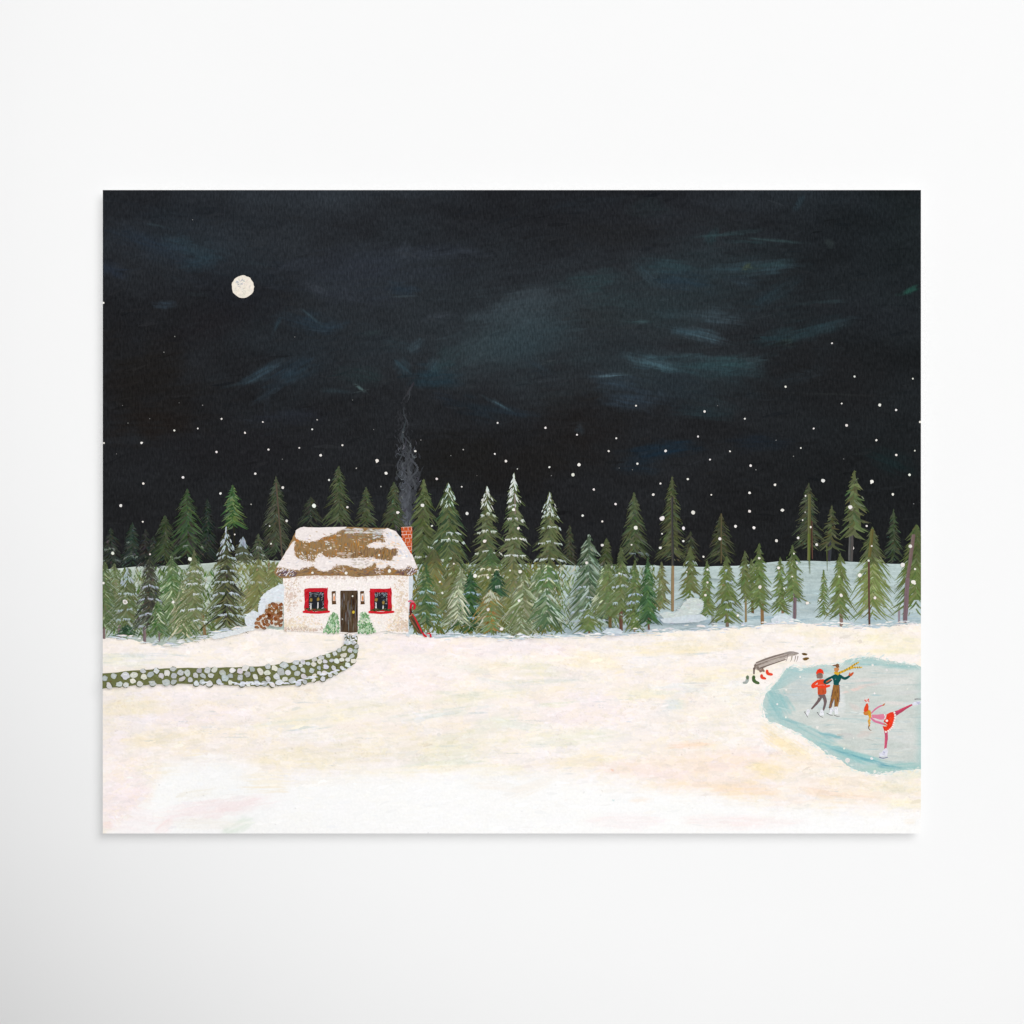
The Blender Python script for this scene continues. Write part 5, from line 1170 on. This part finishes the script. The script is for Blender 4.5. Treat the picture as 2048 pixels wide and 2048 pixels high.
for a in [((706, 738), (698, 756), [(672, 742), (690, 772), (702, 796)]), ((838, 742), (826, 758), [(796, 748), (818, 780), (852, 798)])]:
    s = Paint(); skate(s, a[0][0], a[0][1], a[1][0], a[1][1], a[2])
    St(s, [(a[2][0][0] - 2, a[2][0][1] + 6), a[2][0], (a[2][0][0] + 10, a[2][0][1] - 2)], 4, (84, 72, 82), 3)
    if a[0][0] > 800: Pl(s, [(846, 734), (860, 764), (854, 784), (836, 768)], (236, 237, 243))
    s.build('ice_skate', person1)
# person with the yellow scarf
s = Paint()
Pl(s, [(958, 316), (998, 312), (1006, 334), (992, 356), (974, 360), (958, 346)], (206, 142, 88)); St(s, [(984, 350), (986, 380)], 20, (200, 136, 84), 20)
St(s, [(870, 452), (900, 446), (930, 432)], 16, (206, 112, 74), 14, 4); St(s, [(1098, 398), (1120, 384), (1142, 364)], 20, (206, 92, 50), 14, 8, n=10)
St(s, [(1108, 394), (1104, 376), (1110, 362)], 9, (206, 92, 50), 7)
person2 = s.build('person', ROOT, label='skater in a teal jumper, brown trousers and a flying yellow scarf')
s = Paint()
Pl(s, [(948, 480), (1006, 484), (1012, 560), (1006, 640), (994, 692), (958, 692), (958, 620), (950, 640), (928, 716), (906, 706), (926, 620), (938, 550)], (150, 104, 54))
for i in range(26):
    t = random.random(); x = random.choice([(944 - 14 * t), (990 + 4 * t), (970 - 6 * t)])
    St(s, [(x, 500 + 150 * t), (x - 3, 540 + 150 * t)], 4, jit(random.choice([(172, 122, 66), (120, 82, 44), (96, 66, 52)]), 8), 3, 3)
for x0_, y0_, x1_, y1_ in ((1010, 490, 1012, 640), (956, 620, 916, 716), (940, 540, 908, 700)):
    for j in range(12):
        t = j / 11; Bl(s, x0_ + (x1_ - x0_) * t, y0_ + (y1_ - y0_) * t, 4, 6, jit((104, 84, 108), 10), 0, .2, 6)
s.build('trousers', person2)
s = Paint()
Pl(s, [(930, 396), (966, 378), (1006, 376), (1030, 392), (1022, 430), (1004, 470), (1002, 486), (952, 482), (948, 440)], (24, 84, 82))
St(s, [(946, 402), (900, 424), (866, 448), (864, 466)], 22, (20, 76, 76), 18, 4, n=12); St(s, [(866, 464), (896, 464), (936, 436)], 16, (22, 78, 76), 10, 4)
St(s, [(1016, 396), (1060, 420), (1106, 398)], 26, (22, 80, 78), 20, 4, n=12)
for i in range(12): St(s, [(random.uniform(950, 1000), random.uniform(400, 460)), (random.uniform(950, 1000), random.uniform(420, 475))], 3, jit((28, 92, 90), 8), 2, 2)
s.build('jumper', person2)
s = Paint(); Pl(s, [(968, 300), (974, 284), (990, 275), (1005, 284), (1008, 312), (994, 316), (976, 312)], (132, 92, 62)); St(s, [(944, 296), (975, 294)], 9, (120, 84, 58), 14); s.build('cap', person2)
s = Paint()
St(s, [(962, 364), (990, 372), (1026, 358), (1060, 344), (1110, 316), (1150, 288), (1196, 262)], 22, (222, 176, 52), 12, 4, n=24)
St(s, [(1090, 330), (1150, 314), (1226, 312)], 20, (224, 180, 58), 10, n=12); St(s, [(974, 364), (996, 384)], 18, (218, 172, 50), 12)
for x, y in [(1010, 366), (1036, 354), (1064, 342), (1082, 332), (1108, 318), (1134, 302), (1156, 286), (1176, 276), (1110, 328), (1160, 316), (1186, 316), (1206, 314)]: St(s, [(x - 4, y - 11), (x + 2, y + 10)], 5, (78, 72, 56), 4)
s.build('scarf', person2)
for a in [((934, 722), (922, 744), [(884, 754), (920, 772), (944, 776)]), ((976, 714), (984, 744), [(956, 774), (984, 784), (1012, 784)])]:
    s = Paint(); skate(s, a[0][0], a[0][1], a[1][0], a[1][1], a[2]); s.build('ice_skate', person2)
# girl in an arabesque
s = Paint()
Pl(s, [(1250, 735), (1285, 728), (1294, 752), (1284, 774), (1262, 778), (1242, 768), (1240, 748)], (206, 132, 64))
St(s, [(1424, 682), (1436, 674), (1448, 662)], 12, (206, 126, 78), 6, 6)
person3 = s.build('person', ROOT, label='girl skater in a pink top and red skirt, gliding on one leg')
s = Paint()
St(s, [(1316, 756), (1350, 722), (1386, 696), (1420, 680)], 12, (216, 124, 154), 12, 4)
Pl(s, [(1320, 770), (1370, 768), (1430, 762), (1458, 772), (1448, 816), (1400, 818), (1360, 806), (1326, 800)], (224, 134, 160))
St(s, [(1310, 798), (1350, 832), (1400, 848), (1450, 866)], 18, (218, 124, 156), 18, 4, n=12); St(s, [(1330, 806), (1380, 826), (1430, 834)], 5, (240, 206, 220), 4)
St(s, [(1444, 768), (1452, 792), (1440, 812)], 9, (240, 236, 234), 7)
s.build('top', person3)
s = Paint(); St(s, [(1538, 764), (1590, 738), (1650, 704), (1712, 672)], 48, (184, 72, 98), 14, 0, n=16); St(s, [(1560, 742), (1640, 702), (1706, 674)], 12, (220, 72, 106), 6)
St(s, [(1458, 930), (1462, 1000), (1452, 1096)], 34, (200, 86, 116), 22, n=14); St(s, [(1450, 990), (1446, 1090)], 8, (222, 106, 130), 6)
s.build('tights', person3)
s = Paint(); Pl(s, [(1464, 768), (1500, 748), (1534, 742), (1544, 768), (1542, 810), (1536, 862), (1506, 912), (1486, 928), (1450, 938), (1434, 910), (1424, 878), (1460, 884), (1478, 872), (1440, 836), (1438, 824), (1458, 806)], (234, 62, 36))
St(s, [(1438, 838), (1470, 850), (1500, 846)], 8, (188, 44, 40), 4); St(s, [(1436, 884), (1452, 928)], 8, (206, 50, 40), 5); St(s, [(1440, 858), (1470, 876)], 14, (204, 116, 70), 10)
for i in range(14): St(s, [(random.uniform(1474, 1530), random.uniform(770, 880)), (random.uniform(1474, 1530), random.uniform(770, 900))], 4, jit((240, 62, 34), 12), 3, 4)
for x, y in [(1540, 750), (1546, 772), (1545, 798), (1542, 822), (1536, 844), (1530, 864), (1522, 884), (1511, 900), (1497, 914), (1480, 926), (1457, 935)]: Bl(s, x, y, 9.5, 9.5, (246, 238, 232), 0, .06, 10)
Bl(s, 1467, 828, 12, 12, (246, 240, 236)); s.build('skirt', person3)
s = Paint(); Pl(s, [(1266, 662), (1280, 658), (1290, 690), (1290, 728), (1256, 744), (1242, 734), (1250, 698)], (226, 76, 40))
for i in range(34):
    a = random.uniform(0, 6.28); r = 22 * math.sqrt(random.random()); Bl(s, 1274 + r * math.cos(a), 634 + r * math.sin(a), 6, 6, random.choice([(238, 214, 208), (224, 96, 84), (244, 232, 228)]), 0, .2, 7)
s.build('hat', person3)
s = Paint()
for x, y, r in [(1296, 738, 14), (1300, 756, 17), (1302, 776, 15), (1304, 790, 13), (1298, 824, 13), (1290, 834, 9), (1298, 850, 11), (1297, 872, 9)]: Bl(s, x, y, r, r, jit((216, 158, 46), 10), 0, .15)
St(s, [(1298, 798), (1292, 840), (1298, 884)], 9, (210, 156, 56), 7, n=8)
St(s, [(1292, 880), (1292, 902), (1306, 918), (1318, 922)], 10, (132, 92, 56), 5, n=10); s.build('scarf', person3)
for boots, bl in [(([(1454, 1092), (1466, 1096), (1478, 1120), (1472, 1150), (1470, 1172), (1440, 1176), (1400, 1172), (1390, 1140), (1412, 1138), (1430, 1118)]), [(1394, 1180), (1430, 1190), (1476, 1180)]),
                  (([(1708, 674), (1722, 648), (1750, 640), (1796, 640), (1830, 640), (1830, 656), (1800, 660), (1770, 672), (1730, 678)]), [(1736, 620), (1770, 618), (1830, 622)])]:
    s = Paint(); Pl(s, boots, (226, 226, 238)); cxx = sum(a for a, b in boots) / len(boots); cyy = sum(b for a, b in boots) / len(boots)
    for i in range(9): St(s, [(cxx + random.uniform(-26, 10), cyy + random.uniform(-14, 18)), (cxx + random.uniform(-6, 24), cyy + random.uniform(-14, 18))], 3, jit((176, 176, 208), 18), 2, 2)
    St(s, bl, 8, (100, 98, 152) if bl[0][0] < 1600 else (92, 84, 96), 6); s.build('ice_skate', person3)

# ---------------------------------------------------------------- painted snowflakes
FL = {
 'H': [(472,183,1),(390,720,1.2),(340,792,1.2),(62,565,2),(942,722,1),(150,1037,.8),(410,1025,.8),(518,1036,1.2),(605,1099,2),(275,1098,1),(175,1118,1),(388,1152,1.8),(496,1143,1.6),(795,1113,1.6),(713,1163,2),(64,1210,2),(237,1209,2.5),(582,1251,2.2),(821,1240,2),(963,1232,1.8),(1022,1147,1.8),(1045,1103,1.4),(1061,1266,2.6),(1161,1220,1.8),(1321,1291,3.2),(1362,1349,3.2),(1305,1148,1),(1440,1160,1),(1522,1196,1.2),(1496,1247,2.2),(1225,1326,1.4),(1338,1410,1.4),(1100,1380,2.2),(887,1415,2.6),(760,1351,2.4),(428,1368,2.6),(245,1396,2.6),(600,1442,2.4),(885,1284,1),(1595,1375,2.4),(1717,1240,1.4),(1660,1268,1.2),(1710,1411,1.6),(1862,1260,1.8),(1875,1117,2),(1913,1293,2.5),(1208,1012,.9),(122,1260,.8),(1780,1360,.8)],
 'I': [(1481,751,1.8),(1585,904,2.2),(1268,951,2),(1526,1028,1.6),(1701,1035,3),(1776,1058,2.2),(1853,914,1.8),(1886,1113,2.4),(580,1038,2),(895,1065,2.4),(955,1038,.8),(1080,1098,1.8),(163,1140,2.4),(308,1172,2),(489,1188,2),(454,1247,2),(865,1180,2),(1224,1197,1.2),(1397,1143,1.8),(1548,1129,2.8),(1685,1197,2.2),(1862,1245,1.6),(1777,1265,2.4),(1338,1233,1.8),(716,1246,2.8),(1012,1248,1.8),(920,1286,1.6),(586,1305,2),(317,1310,3.6),(290,1356,3.4),(181,1321,2),(34,1329,1.4),(502,1325,1),(563,1333,1),(385,1423,2),(190,1360,1.2),(818,1376,2.6),(692,1396,2),(659,1447,2.4),(926,1448,1.6),(1107,1314,2.4),(1131,1333,1.2),(1219,1402,2.4),(1102,1439,2.6),(1304,1271,1.2),(1535,1283,1),(1440,1383,4),(1665,1387,3.6),(1838,1356,2.8),(1761,1446,2.4)],
 'A': [(270,488,3),(463,630,1.8),(200,907,3.4),(530,915,2),(880,957,4),(1415,477,1.4),(1728,622,2.8),(1578,668,1.6),(1272,742,1.6),(1590,823,1.8),(310,1335,5.5),(733,1335,2.8),(120,1168,2.5),(1545,652,1.2)],
 'B': [(562,490,4.2),(855,502,2.2),(1297,549,3),(1515,485,3.6),(1598,666,2),(1746,779,1.8),(1906,557,3),(1790,998,1.8),(1667,1158,2.2),(1690,1256,2.4),(1225,1062,3.6),(845,1080,3),(550,1078,2.6),(710,860,2),(1135,922,2.2),(902,1283,1.8),(812,1485,1.4)],
 'C': [(998,524,3.2),(1040,687,2.8),(742,800,3.2),(1055,1068,3.6),(660,1105,3.8),(773,1120,2.4),(967,1058,1.6),(775,1400,3.2),(1045,1322,3),(893,1570,3.4),(1604,576,2.4),(1703,347,2.2),(1776,627,2.2),(1893,475,2.6),(1638,990,3),(1312,515,1.8),(1775,835,3)],
 'D': [(468,392,2.6),(546,600,5),(818,548,4.2),(313,684,3.8),(733,688,3.4),(545,736,1.6),(732,800,2.4),(528,860,2.8),(277,832,1.8),(1190,670,3.2),(1352,683,2.8),(1053,780,3.2),(1550,797,3),(1313,538,2.8),(1602,528,3.2),(1740,772,2.8),(908,937,2),(1397,950,2.8),(1403,1203,3.8),(1567,1035,3.4),(943,1050,2.2),(943,1163,2.4),(925,1275,2.8),(1210,1453,2.6),(1617,1215,2),(1820,1343,3.6),(168,1083,2),(762,1070,1.6)],
 'E': [(595,492,1.8),(592,668,1.4),(565,752,1.6),(650,828,2),(1076,612,4.6),(716,1015,2.6),(1252,816,2),(1103,1053,3),(1272,1187,2.6),(1637,1233,4.2),(1720,1032,3.4),(1753,1417,4.4),(1177,1343,4.2),(978,1560,3.4),(1340,1587,2.8),(957,1358,1.8),(750,1608,2),(502,1213,1.8),(470,1112,1.8),(452,1358,1.8),(1757,577,1.2),(1770,1278,2.2),(1305,1030,2)],
 'G': [(1087,1210,5),(1320,1193,3),(1350,1317,3),(1270,1352,2.6),(795,892,2.6),(490,795,2.2),(408,668,1.8),(1465,338,2.6),(1348,563,2.2),(1665,520,1.6),(630,405,1.8),(495,530,2),(1330,290,2.4),(1145,995,1.6),(970,428,1.2),(810,600,1.4),(1055,1095,2.4)]}
flakes = []
for f, L in FL.items():
    for x, y, r in L:
        (a, b), = P(f, [(x, y)]); flakes.append((r, a, b))
flakes.sort(reverse=True)
rest = Paint()
for i, (r, a, b) in enumerate(flakes):
    s = Paint() if i < 100 else rest
    c = jit((240, 236, 230), 5)
    if r < 1.5: c = mix(c, (40, 42, 44), .25 if r > 1.25 else .55)
    s.blob(a, b, r * random.uniform(.85, 1.05), r * random.uniform(.85, 1.1), c, random.uniform(0, 3), irr=.13, n=12)
    if 2.4 < r < 5 and random.random() < .35: s.blob(a + random.uniform(-.8, .8) * r, b + random.uniform(-.6, .9) * r, r * .5, r * .5, c, irr=.2, n=8)
    if r > 5.2: s.blob(a, b, r * .55, r * .5, (186, 180, 172), irr=.15, n=10)
    if i < 100: s.build('snowflake', ROOT)
ro = rest.build('snowflakes', ROOT); ro['kind'] = 'stuff'
print('max paint height mm', HM.max() * 1000)
